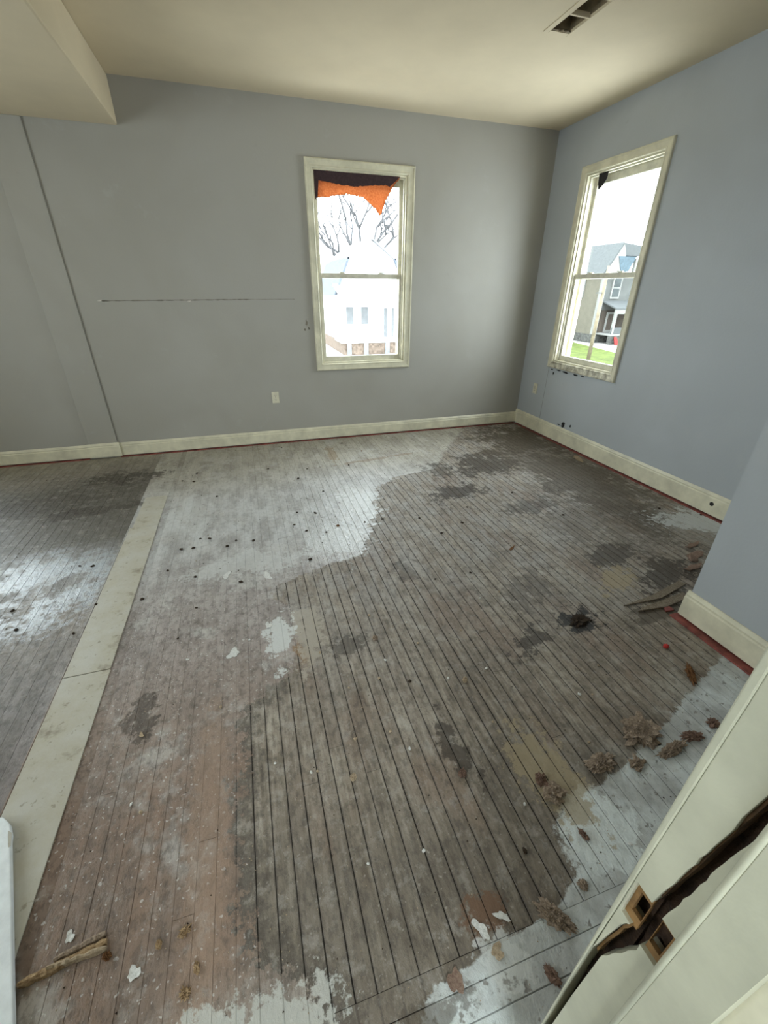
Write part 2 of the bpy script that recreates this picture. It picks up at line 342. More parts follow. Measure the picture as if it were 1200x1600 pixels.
# rounded plaster cove where ceiling meets the right wall
# red painted strips and baseboards
def base_profile(h, th): return [(0, 0.016), (th, 0.016), (th, h - 0.035), (th * 0.75, h - 0.028), (th * 0.8, h - 0.018), (th * 0.45, h - 0.006), (th * 0.25, h), (0, h)]
def baseboard(name, p0, p1, nrm, h, th=0.020, mat='trim', label=None):
    """runs from p0 to p1 on the wall line, profile leaning out along nrm"""
    p0 = Vector((*p0, 0)); p1 = Vector((*p1, 0)); n = Vector((*nrm, 0))
    pts = [p0 + n * a + Vector((0, 0, z)) for a, z in base_profile(h, th)]
    return struct(MB().prism(pts, p1 - p0).build(name, M[mat]), label, 'baseboard')
baseboard('baseboard_back', (-1.325, YB), (XR, YB), (0, -1), 0.140, label='cream baseboard along the far wall below the window')
baseboard('baseboard_back_left', (XL, YB), (-1.575, YB), (0, -1), 0.140, label='cream baseboard left of the pilaster')
baseboard('baseboard_post', (-1.592, YB - 0.018), (-1.308, YB - 0.018), (0, -1), 0.150, label='cream base block of the pilaster')
baseboard('baseboard_right', (XR, JY), (XR, YB), (-1, 0), 0.175, label='cream baseboard along the right wall below the window')
baseboard('baseboard_right_jog', (JX, 0.145), (JX, JY + 0.012), (-1, 0), 0.160, label='cream baseboard of the wall block at the right edge')
baseboard('baseboard_left', (XL, YF), (XL, YB), (1, 0), 0.14, label='cream baseboard on the left wall')
def strip(name, a, b, lab): struct(MB().box(a, b).build(name, M['red'], bevel=0.001), lab, 'trim')
strip('trim_3', (-1.325, YB - 0.036, -0.002), (XR - 0.03, YB, 0.006), 'thin red floor edge under the far baseboard')
strip('trim_4', (XL, YB - 0.036, -0.002), (-1.6, YB, 0.006), 'thin red floor edge left of the pilaster')
strip('trim_5', (XR - 0.042, JY, -0.002), (XR, YB - 0.04, 0.006), 'thin red floor edge under the right baseboard')
strip('trim_6', (JX - 0.06, 0.15, -0.002), (JX, JY + 0.02, 0.008), 'wide red floor edge under the wall block baseboard')

# ------------------------------------------------------------------ floor boards
PW = 0.0543
rng = random.Random(11)
def plank_mesh(w, c=0.0008):
    hw = w / 2
    pr = [(-hw, -0.012), (hw, -0.012), (hw, -c), (hw - c, 0), (-hw + c, 0), (-hw, -c)]
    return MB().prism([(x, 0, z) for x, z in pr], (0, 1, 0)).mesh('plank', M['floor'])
PM = [plank_mesh(PW - 0.0030), plank_mesh(PW - 0.0038), plank_mesh(PW - 0.0022)]
PT = [plank_mesh(PW - 0.0012, 0.0003), plank_mesh(PW - 0.0008, 0.0003), plank_mesh(PW - 0.0017, 0.0004)]
n_planks = 0
def plank(x, y0, y1, horizontal=False):
    global n_planks
    o = bpy.data.objects.new('plank', rng.choice(PT if (not horizontal and x < -0.2) else PM)); COL.objects.link(o); o.parent = floor; n_planks += 1
    L = y1 - y0 - 0.0015
    o.scale = (1, L, 1)
    z = rng.uniform(-0.0003, 0.0003)
    if horizontal: o.location = (y0, x, z); o.rotation_euler = (0, 0, -pi / 2)
    else:
        o.location = (x, y0, z); o.rotation_euler = (0, rng.uniform(-0.008, 0.008), 0)
def run(x, y0, y1):
    y = y0
    cuts = []
    L = y1 - y0
    if L > 1.6:
        k = 1 if L < 3 or rng.random() < 0.45 else 2
        cuts = sorted(rng.uniform(y0 + 0.4, y1 - 0.4) for _ in range(k))
        if k == 2 and cuts[1] - cuts[0] < 0.4: cuts = cuts[:1]
    ends = [y0] + cuts + [y1]
    for a, b in zip(ends, ends[1:]): plank(x, a, b)
X0 = -0.116 - 12 * PW + PW / 2       # joint line at x = -0.116
x = X0
while x - PW / 2 > -0.755 + 0.0: x -= PW
x += 0
i0 = math.ceil((-0.755 + PW / 2 - X0) / PW)
k = i0
while True:
    x = X0 + k * PW; k += 1
    if x + PW / 2 > XR: break
    if x < -0.03: run(x, YF if x < -0.44 else -0.05, YB)
    elif x > JX: run(x, JY, YB)
    else: run(x, 0.3448, YB)
x = -0.945 - PW / 2
while x > -2.95:
    run(x, YF, YB); x -= PW
XE = X0 + math.ceil((-0.03 - X0) / PW) * PW - PW / 2
for r in range(6):
    yc = 0.3448 - PW * (r + 0.5); e = JX if yc - PW / 2 > YF else 0.36
    cut = rng.uniform(XE + 0.4, e - 0.2) if e > 1 else None
    for a, b in ([(XE, cut), (cut, e)] if cut else [(XE, e)]): plank(yc, a, b, True)
# painted patch boards where a partition once stood
for y0, y1, xa, xb, dz in [(0.13, 1.628, -0.942, -0.757, 0.0005), (1.632, 2.985, -0.940, -0.758, 0.0015), (2.99, 3.50, -0.925, -0.760, -0.0003)]:
    MB().box((xa, y0, -0.012), (xb, y1, 0.002 + dz)).build('patch_board', M['patch'], floor, bevel=0.0012)
MB().box((-0.945, 3.505, -0.012), (-0.757, YB, -0.0004)).build('patch_board', M['floor'], floor)

# ------------------------------------------------------------------ windows
def make_window(name, op, tx, nrm_sign, lab, detail=True, dirty=False):
    u0, u1, z0, z1 = op; root = empty(name, tx((u0 + u1) / 2, 0, z0)); struct(root, lab, 'window')
    inv = root.location.copy()
    F = lambda u, w, z: Vector(tx(u, w, z)) - inv
    def part(mb, nm, mat, parent=root, **kw): return mb.tx(F).build(nm, M[mat], parent, **kw)
    # casing: four mitred boards with a moulded profile; w is negative into the room
    cw = 0.066
    prof = [(0.0, 0.0), (0.0, 0.018), (0.006, 0.024), (0.014, 0.024), (0.018, 0.019), (0.050, 0.014), (0.056, 0.017), (0.062, 0.015), (cw, 0.010), (cw, 0.0)]
    outer = [(u0 - cw, z0 - cw), (u1 + cw, z0 - cw), (u1 + cw, z1 + cw), (u0 - cw, z1 + cw)]
    ins = [(1, 1), (-1, 1), (-1, -1), (1, -1)]
    for s in range(4):
        mb = MB(); e = (s + 1) % 4; n = len(prof)
        for c in (s, e):
            for d, h in prof: mb.v.append((outer[c][0] + ins[c][0] * d, -h, outer[c][1] + ins[c][1] * d))
        for i in range(n):
            j = (i + 1) % n; mb.f.append((i, j, n + j, n + i))
        mb.f.append(tuple(range(n - 1, -1, -1))); mb.f.append(tuple(range(n, 2 * n)))
        part(mb, 'casing', 'dirty_trim' if (dirty and s == 0) else 'trim')
    jm = MB(); tk = 0.014
    jm.box((u0, 0, z0), (u0 + tk, TH + 0.03, z1)).box((u1 - tk, 0, z0), (u1, TH + 0.03, z1)).box((u0 + tk, 0, z1 - tk), (u1 - tk, TH + 0.03, z1)).box((u0 + tk, 0, z0), (u1 - tk, TH + 0.06, z0 + tk))
    part(jm, 'jamb', 'trim')
    a0, a1, b0, b1 = u0 + tk, u1 - tk, z0 + tk, z1 - tk; zm = (b0 + b1) / 2 - 0.005
    st = MB()   # inner stop and parting bead
    for w0, w1, d in ((0.028, 0.046, 0.012), (0.083, 0.090, 0.010), (0.128, 0.150, 0.026)):
        st.box((a0, w0, b0), (a0 + d, w1, b1)).box((a1 - d, w0, b0), (a1, w1, b1)).box((a0 + d, w0, b1 - d), (a1 - d, w1, b1))
    part(st, 'stop', 'sash')
    def sash(nm, w0, w1, zl, zh, rb, rtp, sw=0.036):
        m = MB().box((a0, w0, zl), (a0 + sw, w1, zh)).box((a1 - sw, w0, zl), (a1, w1, zh)).box((a0 + sw, w0, zl), (a1 - sw, w1, zl + rb)).box((a0 + sw, w0, zh - rtp), (a1 - sw, w1, zh))
        s_ = part(m, nm, 'sash', bevel=0.002)
        wm = (w0 + w1) / 2
        part(MB().box((a0 + sw - .004, wm - .002, zl + rb - .004), (a1 - sw + .004, wm + .002, zh - rtp + .004)), 'pane', 'glass', s_)
        return s_
    lo = sash('lower_sash', 0.047, 0.080, b0, zm + 0.021, 0.050, 0.042)
    hi = sash('upper_sash', 0.091, 0.124, zm - 0.021, b1, 0.042, 0.066)
    for q in (0.27, 0.73):
        uc = a0 + (a1 - a0) * q
        m = MB().box((uc - 0.028, 0.050, zm + 0.021), (uc + 0.028, 0.078, zm + 0.024)).box((uc - 0.016, 0.055, zm + 0.024), (uc + 0.016, 0.074, zm + 0.034)).box((uc - 0.005, 0.044, zm + 0.026), (uc + 0.034, 0.056, zm + 0.033))
        part(m, 'latch', 'sash', lo, bevel=0.002)
    return root
TB = lambda u, w, z: (u, YB + w, z)
TR = lambda u, w, z: (XR + w, u, z)
TL = lambda u, w, z: (XL - w, u, z)
make_window('window_1', W1, TB, 1, 'cream framed sash window in the far wall with torn orange cloth')
make_window('window_2', W2, TR, 1, 'cream framed sash window in the right wall above dirty sill', dirty=True)
make_window('window_3', W3, TB, 1, 'cream framed sash window in the far wall left of the pilaster')
make_window('added_window_4', W4, TL, 1, 'added unseen cream framed sash window in the left wall near the doorway')  # out of view, added to raise the daylight coming from the left
make_window('added_window_5', W5, TL, 1, 'added unseen cream framed sash window in the left wall further from the doorway')  # out of view too, added for light on the right wall and foreground
TH_ = lambda u, w, z: (u, YH - w, z)
make_window('added_window_6', W6, TH_, 1, 'added unseen cream framed sash window in the hallway behind the doorway')  # out of view, added and made wide to brighten the foreground floor
def portal(nm, op, tx, rot):
    l = bpy.data.lights.new(nm, 'AREA'); l.shape = 'RECTANGLE'; l.size = op[1] - op[0]; l.size_y = op[3] - op[2]; l.cycles.is_portal = True
    o = bpy.data.objects.new(nm, l); COL.objects.link(o); o.location = tx((op[0] + op[1]) / 2, TH + 0.05, (op[2] + op[3]) / 2); o.rotation_euler = rot
for op, tx, rot in ((W1, TB, (-pi / 2, 0, 0)), (W3, TB, (-pi / 2, 0, 0)), (W2, TR, (pi / 2, 0, pi / 2)), (W4, TL, (pi / 2, 0, -pi / 2)), (W5, TL, (pi / 2, 0, -pi / 2)), (W6, TH_, (pi / 2, 0, 0))):
    portal('window_portal', op, tx, rot)

# ------------------------------------------------------------------ torn cloth in the windows
def cloth_material():
    t = NT('orange_terry'); P = t.pos(); n = t.noise(P, 70, 4, 0.7)
    c = t.ramp(n, [(0.3, (0.55, 0.235, 0.11)), (0.7, (0.90, 0.50, 0.28))])
    d = t.new('ShaderNodeBsdfDiffuse'); t.put(d.inputs[0], (0.05, 0.026, 0.026)); tr = t.new('ShaderNodeBsdfTranslucent'); t.put(tr.inputs[0], c)
    nb = t.bump(n, 0.006); t.put(d.inputs['Normal'], nb)
    mx = t.new('ShaderNodeMixShader'); mx.inputs[0].default_value = 0.55
    t.t.links.new(d.outputs[0], mx.inputs[1]); t.t.links.new(tr.outputs[0], mx.inputs[2]); t.t.links.new(mx.outputs[0], t.out.inputs[0]); return t.m
M['cloth'] = cloth_material()
M['darkcloth'] = simple('dark_cloth', (0.02, 0.017, 0.017), 0.9, 0.2, 40)
def sheet(name, cols, yfun, mat, th, rows=10):
    """cols: list of (x, ztop, zbot) hanging in the plane of the wall"""
    mb = MB(); n = len(cols)
    for x, zt, zb in cols:
        for r in range(rows + 1):
            z = zt + (zb - zt) * r / rows; mb.v.append((x, yfun(x, z), z))
    for i in range(n - 1):
        for r in range(rows):
            a = i * (rows + 1) + r; mb.f.append((a, a + 1, a + rows + 2, a + rows + 1))
    o = mb.build(name, mat, smooth=True)
    s = o.modifiers.new('thickness', 'SOLIDIFY'); s.thickness = th
    return o
key = [(0.775, 2.205), (0.79, 2.225), (0.83, 2.230), (0.90, 2.232), (0.98, 2.252), (1.07, 2.264), (1.16, 2.258), (1.22, 2.252), (1.26, 2.225), (1.29, 2.205), (1.325, 2.172), (1.345, 2.168), (1.372, 2.130), (1.386, 2.118),
       (1.402, 2.132), (1.42, 2.185), (1.445, 2.24), (1.475, 2.285), (1.50, 2.325), (1.535, 2.368), (1.565, 2.398), (1.575, 2.416)]
cols = []; r2 = random.Random(4)
for (xa, za), (xb, zb) in zip(key, key[1:]):
    m = max(1, int((xb - xa) / 0.008))
    for i in range(m):
        f = i / m; cols.append((xa + (xb - xa) * f, 2.421, za + (zb - za) * f + r2.uniform(-0.004, 0.004)))
cols.append((1.577, 2.421, 2.416))
tag(sheet('torn_curtain', cols, lambda x, z: YB + 0.019 + 0.004 * sin(x * 46) * (2.43 - z) / 0.2 + 0.003 * sin(x * 17 + z * 20), M['cloth'], 0.004),
    'torn orange terry cloth scrap hanging across the top of the far window', 'cloth')
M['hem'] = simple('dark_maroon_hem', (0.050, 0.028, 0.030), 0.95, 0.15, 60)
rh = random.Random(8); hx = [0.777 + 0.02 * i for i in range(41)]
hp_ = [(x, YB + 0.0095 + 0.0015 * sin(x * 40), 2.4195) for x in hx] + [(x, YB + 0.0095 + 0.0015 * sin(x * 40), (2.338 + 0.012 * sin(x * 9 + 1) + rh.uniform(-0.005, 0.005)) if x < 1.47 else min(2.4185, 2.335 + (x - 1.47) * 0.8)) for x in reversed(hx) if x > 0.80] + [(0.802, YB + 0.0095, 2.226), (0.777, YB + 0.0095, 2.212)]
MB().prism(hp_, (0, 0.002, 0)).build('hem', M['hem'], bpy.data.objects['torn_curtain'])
mb = MB(); mb.prism([(XR + 0.020, 3.955, 2.424), (XR + 0.020, 3.845, 2.424), (XR + 0.023, 3.85, 2.375), (XR + 0.026, 3.89, 2.335), (XR + 0.030, 3.945, 2.305), (XR + 0.026, 3.955, 2.36)], (0.004, 0, 0))
tag(mb.build('cloth_scrap', M['darkcloth']), 'small black cloth scrap stuck in the top corner of the right window', 'cloth')

# ------------------------------------------------------------------ wall marks
def wall_strip(name, pts, mat, parent, dirn): return MB().prism(pts, dirn).build(name, M[mat], parent)
def seam(pts, mat, name='seam'):
    """ragged sliver on the back wall: list of (x, z, half height)"""
    poly = [(x, YB - 0.0012, z + h) for x, z, h in pts] + [(x, YB - 0.0012, z - h) for x, z, h in reversed(pts)]
    MB().prism(poly, (0, 0.004, 0)).build(name, M[mat], wall_back)
r3 = random.Random(9)
seam([(-1.13 + i * 0.028, 1.398 + 0.0004 * i * 0.6 + r3.uniform(-.001, .001), r3.uniform(0.002, 0.0052) * (1.0 if i < 45 else 0.4)) for i in range(60)], 'seam')
seam([(-1.16, 1.398, 0.002), (-1.13, 1.400, 0.006), (-1.10, 1.398, 0.002)], 'plaster', 'chip')
seam([(-0.44, 1.396, 0.002), (-0.425, 1.398, 0.008), (-0.41, 1.397, 0.002)], 'plaster', 'chip')
def blot(parent, cx, cz, rx, rz, mat, plane, seed, name='stain'):
    rr = random.Random(seed); n = 14; pts = []
    for i in range(n):
        a = 2 * pi * i / n; q = rr.uniform(0.55, 1.15)
        u, z = cx + cos(a) * rx * q, cz + sin(a) * rz * q
        pts.append((u, YB - 0.002, z) if plane == 'b' else (XR - 0.002, u, z))
    MB().prism(pts, (0, 0.004, 0) if plane == 'b' else (0.004, 0, 0)).build(name, M[mat], parent)
for i, (y, z, a, b) in enumerate([(3.73, 0.218, 0.026, 0.030), (3.735, 0.190, 0.03, 0.012), (3.62, 0.225, 0.012, 0.016), (3.80, 0.195, 0.03, 0.006), (4.05, 0.70, 0.012, 0.022), (3.86, 0.737, 0.05, 0.010), (3.70, 0.738, 0.035, 0.010), (3.60, 0.742, 0.03, 0.008), (3.97, 0.742, 0.04, 0.008), (4.08, 0.735, 0.02, 0.008)]):
    blot(wall_right, y, z, a, b, 'black', 'r', i)
for i, (x, z, a, b) in enumerate([(0.62, 1.20, 0.012, 0.03), (0.60, 1.14, 0.01, 0.012), (0.64, 1.15, 0.01, 0.016)]): blot(wall_back, x, z, a, b, 'seam', 'b', 40 + i)
MB().prism([(XR - 0.0008, 4.145, 0.178), (XR - 0.0008, 4.142, 0.178), (XR - 0.0008, 4.139, 0.78), (XR - 0.0008, 4.141, 0.78)], (0.003, 0, 0)).build('seam', M['seam'], wall_right)
mb = MB(); mb.tube([(XR - 0.0212, 1.97, 0.098), (XR - 0.019, 1.97, 0.098)], [0.016, 0.016], 16); struct(mb.build('trim_7', M['black']), 'round black hole in the right baseboard', 'hole')

# ------------------------------------------------------------------ outlets
def outlet(tx, uc, zc, lab):
    root = empty('wall_outlet', tx(uc, 0, zc)); tag(root, lab, 'outlet', 'wall outlets'); inv = root.location.copy(); F = lambda u, w, z: Vector(tx(u, w, z)) - inv
    MB().box((uc - 0.036, -0.007, zc - 0.058), (uc + 0.036, 0.001, zc + 0.058)).tx(F).build('cover_plate', M['plate'], root, bevel=0.003)
    for s in (-1, 1):
        z = zc + s * 0.020; pts = [(uc + 0.017 * cos(a) * 1.0, -0.0095, z + max(-0.0135, min(0.0135, 0.017 * sin(a)))) for a in [2 * pi * i / 20 for i in range(20)]]
        rec = MB().prism(pts, (0, 0.004, 0)).tx(F).build('receptacle', M['plate'], root)
        MB().box((uc - 0.0075, -0.0105, z - 0.002), (uc - 0.0050, -0.009, z + 0.007)).box((uc + 0.0050, -0.0105, z - 0.002), (uc + 0.0075, -0.009, z + 0.006)).box((uc - 0.0025, -0.0105, z - 0.010), (uc + 0.0025, -0.009, z - 0.005)).tx(F).build('slot', M['slot'], rec)
    MB().tube([(uc, -0.0085, zc), (uc, -0.006, zc)], [0.003, 0.003], 10).tx(F).build('screw', M['slot'], root)
outlet(TB, 0.240, 0.490, 'cream wall outlet on the far wall left of the window')
outlet(TR, 4.316, 0.484, 'cream wall outlet on the right wall near the corner')

# ------------------------------------------------------------------ ceiling vent
vent = empty('ceiling_vent', ((VX0 + VX1) / 2, (VY0 + VY1) / 2, ZC)); tag(vent, 'open ceiling vent without a grille, two dark cells in a cream frame', 'vent')
vi = vent.location.copy(); VF = lambda x, y, z: Vector((x, y, z)) - vi
m = MB().box((VX0 - 0.035, VY0 - 0.035, ZC - 0.004), (VX0, VY1 + 0.028, ZC)).box((VX1, VY0 - 0.035, ZC - 0.004), (VX1 + 0.032, VY1 + 0.028, ZC)).box((VX0, VY1, ZC - 0.004), (VX1, VY1 + 0.028, ZC)).box((VX0, VY0 - 0.035, ZC - 0.004), (VX1, VY0, ZC))
m.tx(VF).build('frame', M['ceiling'], vent, bevel=0.002)
MB().box((VX0, 2.938, ZC - 0.004), (VX1, 2.952, ZC + 0.02)).tx(VF).build('divider', M['ceiling'], vent, bevel=0.002)
d = MB(); e = 0.006
d.box((VX0, VY0, ZC + .01), (VX0 + e, VY1, ZC + 0.195)).box((VX1 - e, VY0, ZC + .01), (VX1, VY1, ZC + 0.195)).box((VX0 + e, VY0, ZC + .01), (VX1 - e, VY0 + e, ZC + 0.195)).box((VX0 + e, VY1 - e, ZC + .01), (VX1 - e, VY1, ZC + 0.195)).box((VX0, VY0, ZC + 0.195), (VX1, VY1, ZC + 0.2))
d.tx(VF).build('duct', M['duct'], vent)
r5 = random.Random(3); poly = [(VX0, VY1 + 0.003, ZC - 0.0005)] + [(VX0 + (VX1 - VX0) * i / 12, VY1 - r5.uniform(0.003, 0.018), ZC - 0.0005) for i in range(13)] + [(VX1, VY1 + 0.003, ZC - 0.0005)]
MB().prism(poly, (0, 0, 0.006)).tx(VF).build('ragged_edge', M['duct'], vent)

# ------------------------------------------------------------------ broken door jamb at the right
door = empty('door_1', (0.36, 0.05, 0)); struct(door, 'cream painted door jamb split along the strike mortise', 'door frame')
di = door.location.copy(); DF = lambda x, y, z: Vector((x, y, z)) - di
JXX = 0.36; S = JXX / 0.42
def yz(pts): return [(y * S, 1.5 - (1.5 - z) * S) for y, z in pts]
def slab(pts, x0, x1, name, mat, parent=door, bevel=0.0): return MB().prism([(x0, y, z) for y, z in pts], (x1 - x0, 0, 0)).tx(DF).build(name, M[mat], parent, bevel=bevel)
r6 = random.Random(21)
def rag(pts, n=5, a=0.0009):
    out = []
    for (y0, z0), (y1, z1) in zip(pts, pts[1:]):
        for i in range(n):
            f = i / n; out.append((y0 + (y1 - y0) * f + (r6.uniform(-a, a) if 0 < i else 0), z0 + (z1 - z0) * f))
    out.append(pts[-1]); return out
# casing edge facing the opening, pulled away from the jamb near the floor
cas = yz([(0.1740, -0.25), (0.1715, 0.30), (0.1685, 0.533), (0.165, 0.705), (0.164, 0.80), (0.158, 1.149), (0.1555, 1.5), (0.155, 2.25)]) + yz([(0.168, 2.25), (0.167, 1.214), (0.169, 1.0), (0.176, 0.098), (0.177, -0.25)])
cas = [(y, max(z, 0.0)) for y, z in cas]
slab(cas, JXX - 0.002, JXX + 0.09, 'casing', 'jamb', bevel=0.003)
mr = 0.0015
# piece between casing and crack
cu = yz([(0.167, 0.536), (0.152, 0.67), (0.1435, 0.694)]); notchA = yz([(0.160, 0.6945), (0.160, 0.780), (0.137, 0.780)])
cu2 = yz([(0.135, 0.806), (0.128, 0.88), (0.121, 0.956), (0.111, 1.075), (0.103, 1.2), (0.098, 1.32)])
top = yz([(0.098, 2.25), (0.155, 2.25), (0.1565, 1.5), (0.158, 1.149), (0.164, 0.785)])
A = rag(cu) + notchA + rag(cu2) + top + yz([(0.1645, 0.705)])
slab(A, JXX, JXX + 0.026, 'jamb_board', 'jamb', bevel=0.0008)
cl = yz([(0.152, 0.551), (0.123, 0.670), (0.1235, 0.688)]); notchB = yz([(0.100, 0.690), (0.100, 0.778), (0.1205, 0.780)])
cl2 = yz([(0.119, 0.803), (0.112, 0.88), (0.107, 0.954), (0.097, 1.04), (0.0945, 1.06)])
B = yz([(0.1615, -0.2), (0.1605, 0.165), (0.1575, 0.35), (0.1535, 0.49)]) + rag(cl) + notchB + rag(cl2) + yz([(0.0945, 2.25), (0.094, 2.25), (0.090, -0.2)])
B = [(y, max(z, 0.0)) for y, z in B]
slab(B, JXX, JXX + 0.026, 'jamb_board', 'jamb', bevel=0.0008)
# raw wood of the mortise, cut in two by the crack, with the deeper latch pocket
def ring(y0, y1, z0, z1, py0, py1, pz0, pz1, x):
    m = MB(); m.box((x, y0, z0), (x + .006, y1, pz0)).box((x, y0, pz1), (x + .006, y1, z1)).box((x, y0, pz0), (x + .006, py0, pz1)).box((x, py1, pz0), (x + .006, y1, pz1)); return m
def Z(z): return 1.5 - (1.5 - z) * S
ring(0.137 * S, 0.162 * S, Z(0.688), Z(0.784), 0.138 * S, 0.153 * S, Z(0.712), Z(0.762), JXX + 0.006).tx(DF).build('strike_mortise', M['rawwood'], door, bevel=0.001)
ring(0.098 * S, 0.121 * S, Z(0.685), Z(0.783), 0.104 * S, 0.120 * S, Z(0.705), Z(0.765), JXX + 0.006).tx(DF).build('strike_mortise', M['rawwood'], door, bevel=0.001)
# split wood faces inside the crack
sp = MB(); N = 40
for i in range(N + 1):
    z = 0.40 + (1.45 - 0.40) * i / N
    for j in range(7):
        y = 0.085 + 0.090 * j / 6; q = mnoise.noise(Vector((y * 90, z * 12, 3.1))) * 0.010
        sp.v.append((JXX + 0.024 + q + (0.008 if j in (2, 3, 4) else 0), y * S, Z(z)))
for i in range(N):
    for j in range(6): a = i * 7 + j; sp.f.append((a, a + 1, a + 8, a + 7))
sp.tx(DF).build('split_core', M['splitwood'], door, recalc=False)
# stained lip along the split
lip = rag(yz([(0.1655, 0.53), (0.152, 0.66), (0.141, 0.70)]), 4, 0.001) + rag(yz([(0.1385, 0.70), (0.1495, 0.655), (0.162, 0.528)]), 4, 0.001)
slab(lip, JXX + 0.008, JXX + 0.02, 'torn_fibre', 'rawwood')
lip2 = rag(yz([(0.1375, 0.80), (0.1245, 0.956), (0.114, 1.075), (0.106, 1.2)]), 4, 0.0008) + rag(yz([(0.1025, 1.2), (0.1085, 1.075), (0.1195, 0.956), (0.1335, 0.80)]), 4, 0.001)
slab(lip2, JXX + 0.006, JXX + 0.024, 'torn_fibre', 'tornwood')
MB().box((JXX + 0.045, -0.045, 0), (0.426, 0.118, 2.08)).tx(DF).build('stud', M['splitwood'], door)
MB().box((JXX + 0.027, 0.1185, 0), (0.447, 0.1455, 2.05)).tx(DF).build('stud', M['splitwood'], door)
# stop moulding, jamb behind it
st = [(JXX + 0.0, 0.094 * S), (JXX - 0.006, 0.0925 * S), (JXX - 0.009, 0.089 * S), (JXX - 0.009, 0.050 * S), (JXX - 0.009, 0.036 * S), (JXX, 0.034 * S), (JXX + 0.02, 0.034 * S), (JXX + 0.02, 0.094 * S)]
MB().prism([(x, y, 0.0) for x, y in st], (0, 0, 2.05)).tx(DF).build('door_stop', M['jamb'], door)
MB().tube([(JXX - 0.006, 0.0935 * S, 0.0), (JXX - 0.006, 0.0935 * S, 2.05)], [0.0042, 0.0042], 10).tx(DF).build('bead', M['jamb'], door, smooth=True)
MB().box((JXX - 0.0004, 0.0985 * S, 0.0), (JXX + 0.004, 0.1000 * S, Z(0.66))).tx(DF).build('dirt_line', M['seam'], door)
MB().box((JXX, -0.06, 0), (JXX + 0.025, 0.034 * S, 2.05)).tx(DF).build('jamb_board', M['trim'], door)
MB().box((JXX - 0.01, -0.10, 0), (JXX + 0.08, -0.04, 2.1)).tx(DF).build('casing', M['trim'], door)
MB().box((-0.445, -0.05, 0), (-0.42, 0.135, 2.05)).box((-0.51, YF, 0), (-0.425, YF + 0.02, 2.12)).tx(DF).build('jamb_board', M['jamb'], door)
MB().box((-0.445, -0.05, 2.05), (0.385, 0.135, 2.08)).box((-0.51, YF, 2.055), (0.45, YF + 0.02, 2.13)).tx(DF).build('head', M['jamb'], door)

# ------------------------------------------------------------------ white board lying by the doorway
poly = [(-0.877, 0.986), (-0.870, 0.962), (-0.700, 0.530), (-0.62, 0.30), (-0.80, 0.22), (-1.07, 0.98), (-1.02, 1.045), (-0.965, 1.06), (-0.92, 1.045), (-0.893, 1.018)]
brd = empty('white_board', (-0.9, 0.65, 0)); tag(brd, 'white painted board with rounded chipped corner lying at lower left', 'board'); bi = brd.location.copy(); BF = lambda x, y, z: Vector((x, y, z)) - bi
MB().prism([(x, y, 0.003) for x, y in poly], (0, 0, 0.022)).tx(BF).build('panel', M['boardwhite'], brd, bevel=0.003)
MB().prism([(-0.874, 0.985, 0.0262), (-0.862, 0.945, 0.0262), (-0.867, 0.943, 0.0262), (-0.880, 0.975, 0.0262), (-0.887, 0.995, 0.0262)], (0, 0, 0.0006)).tx(BF).build('chip', M['patch'], brd)

# ------------------------------------------------------------------ debris on the boards
def dmat(name, a, b, rough=0.95):
    t = NT(name); P = t.pos(); n = t.noise(P, 130, 4, 0.7); return t.principled(t.ramp(n, [(0.3, a), (0.7, b)]), rough, t.bump(n, 0.003), 0.1)
M['fluff'] = dmat('grey_brown_fluff', (0.15, 0.11, 0.08), (0.42, 0.33, 0.25))
M['redfluff'] = dmat('red_brown_fluff', (0.10, 0.060, 0.045), (0.29, 0.19, 0.145))
M['tanbit'] = dmat('tan_plaster', (0.26, 0.19, 0.12), (0.52, 0.42, 0.30))
M['darkbit'] = dmat('dark_crumb', (0.020, 0.015, 0.012), (0.07, 0.05, 0.035))
M['brownbit'] = dmat('brown_crumb', (0.10, 0.045, 0.02), (0.22, 0.11, 0.05))
M['whitebit'] = dmat('white_chip', (0.50, 0.50, 0.47), (0.74, 0.73, 0.70))
M['mouse'] = dmat('splinter_wood', (0.16, 0.095, 0.05), (0.46, 0.33, 0.19))
M['greywood'] = dmat('grey_split_wood', (0.11, 0.085, 0.06), (0.30, 0.25, 0.19))
M['plum'] = dmat('bright_red_bit', (0.45, 0.04, 0.04), (0.65, 0.08, 0.07))
M['flakebrown'] = dmat('brown_flake', (0.16, 0.10, 0.075), (0.30, 0.215, 0.165))
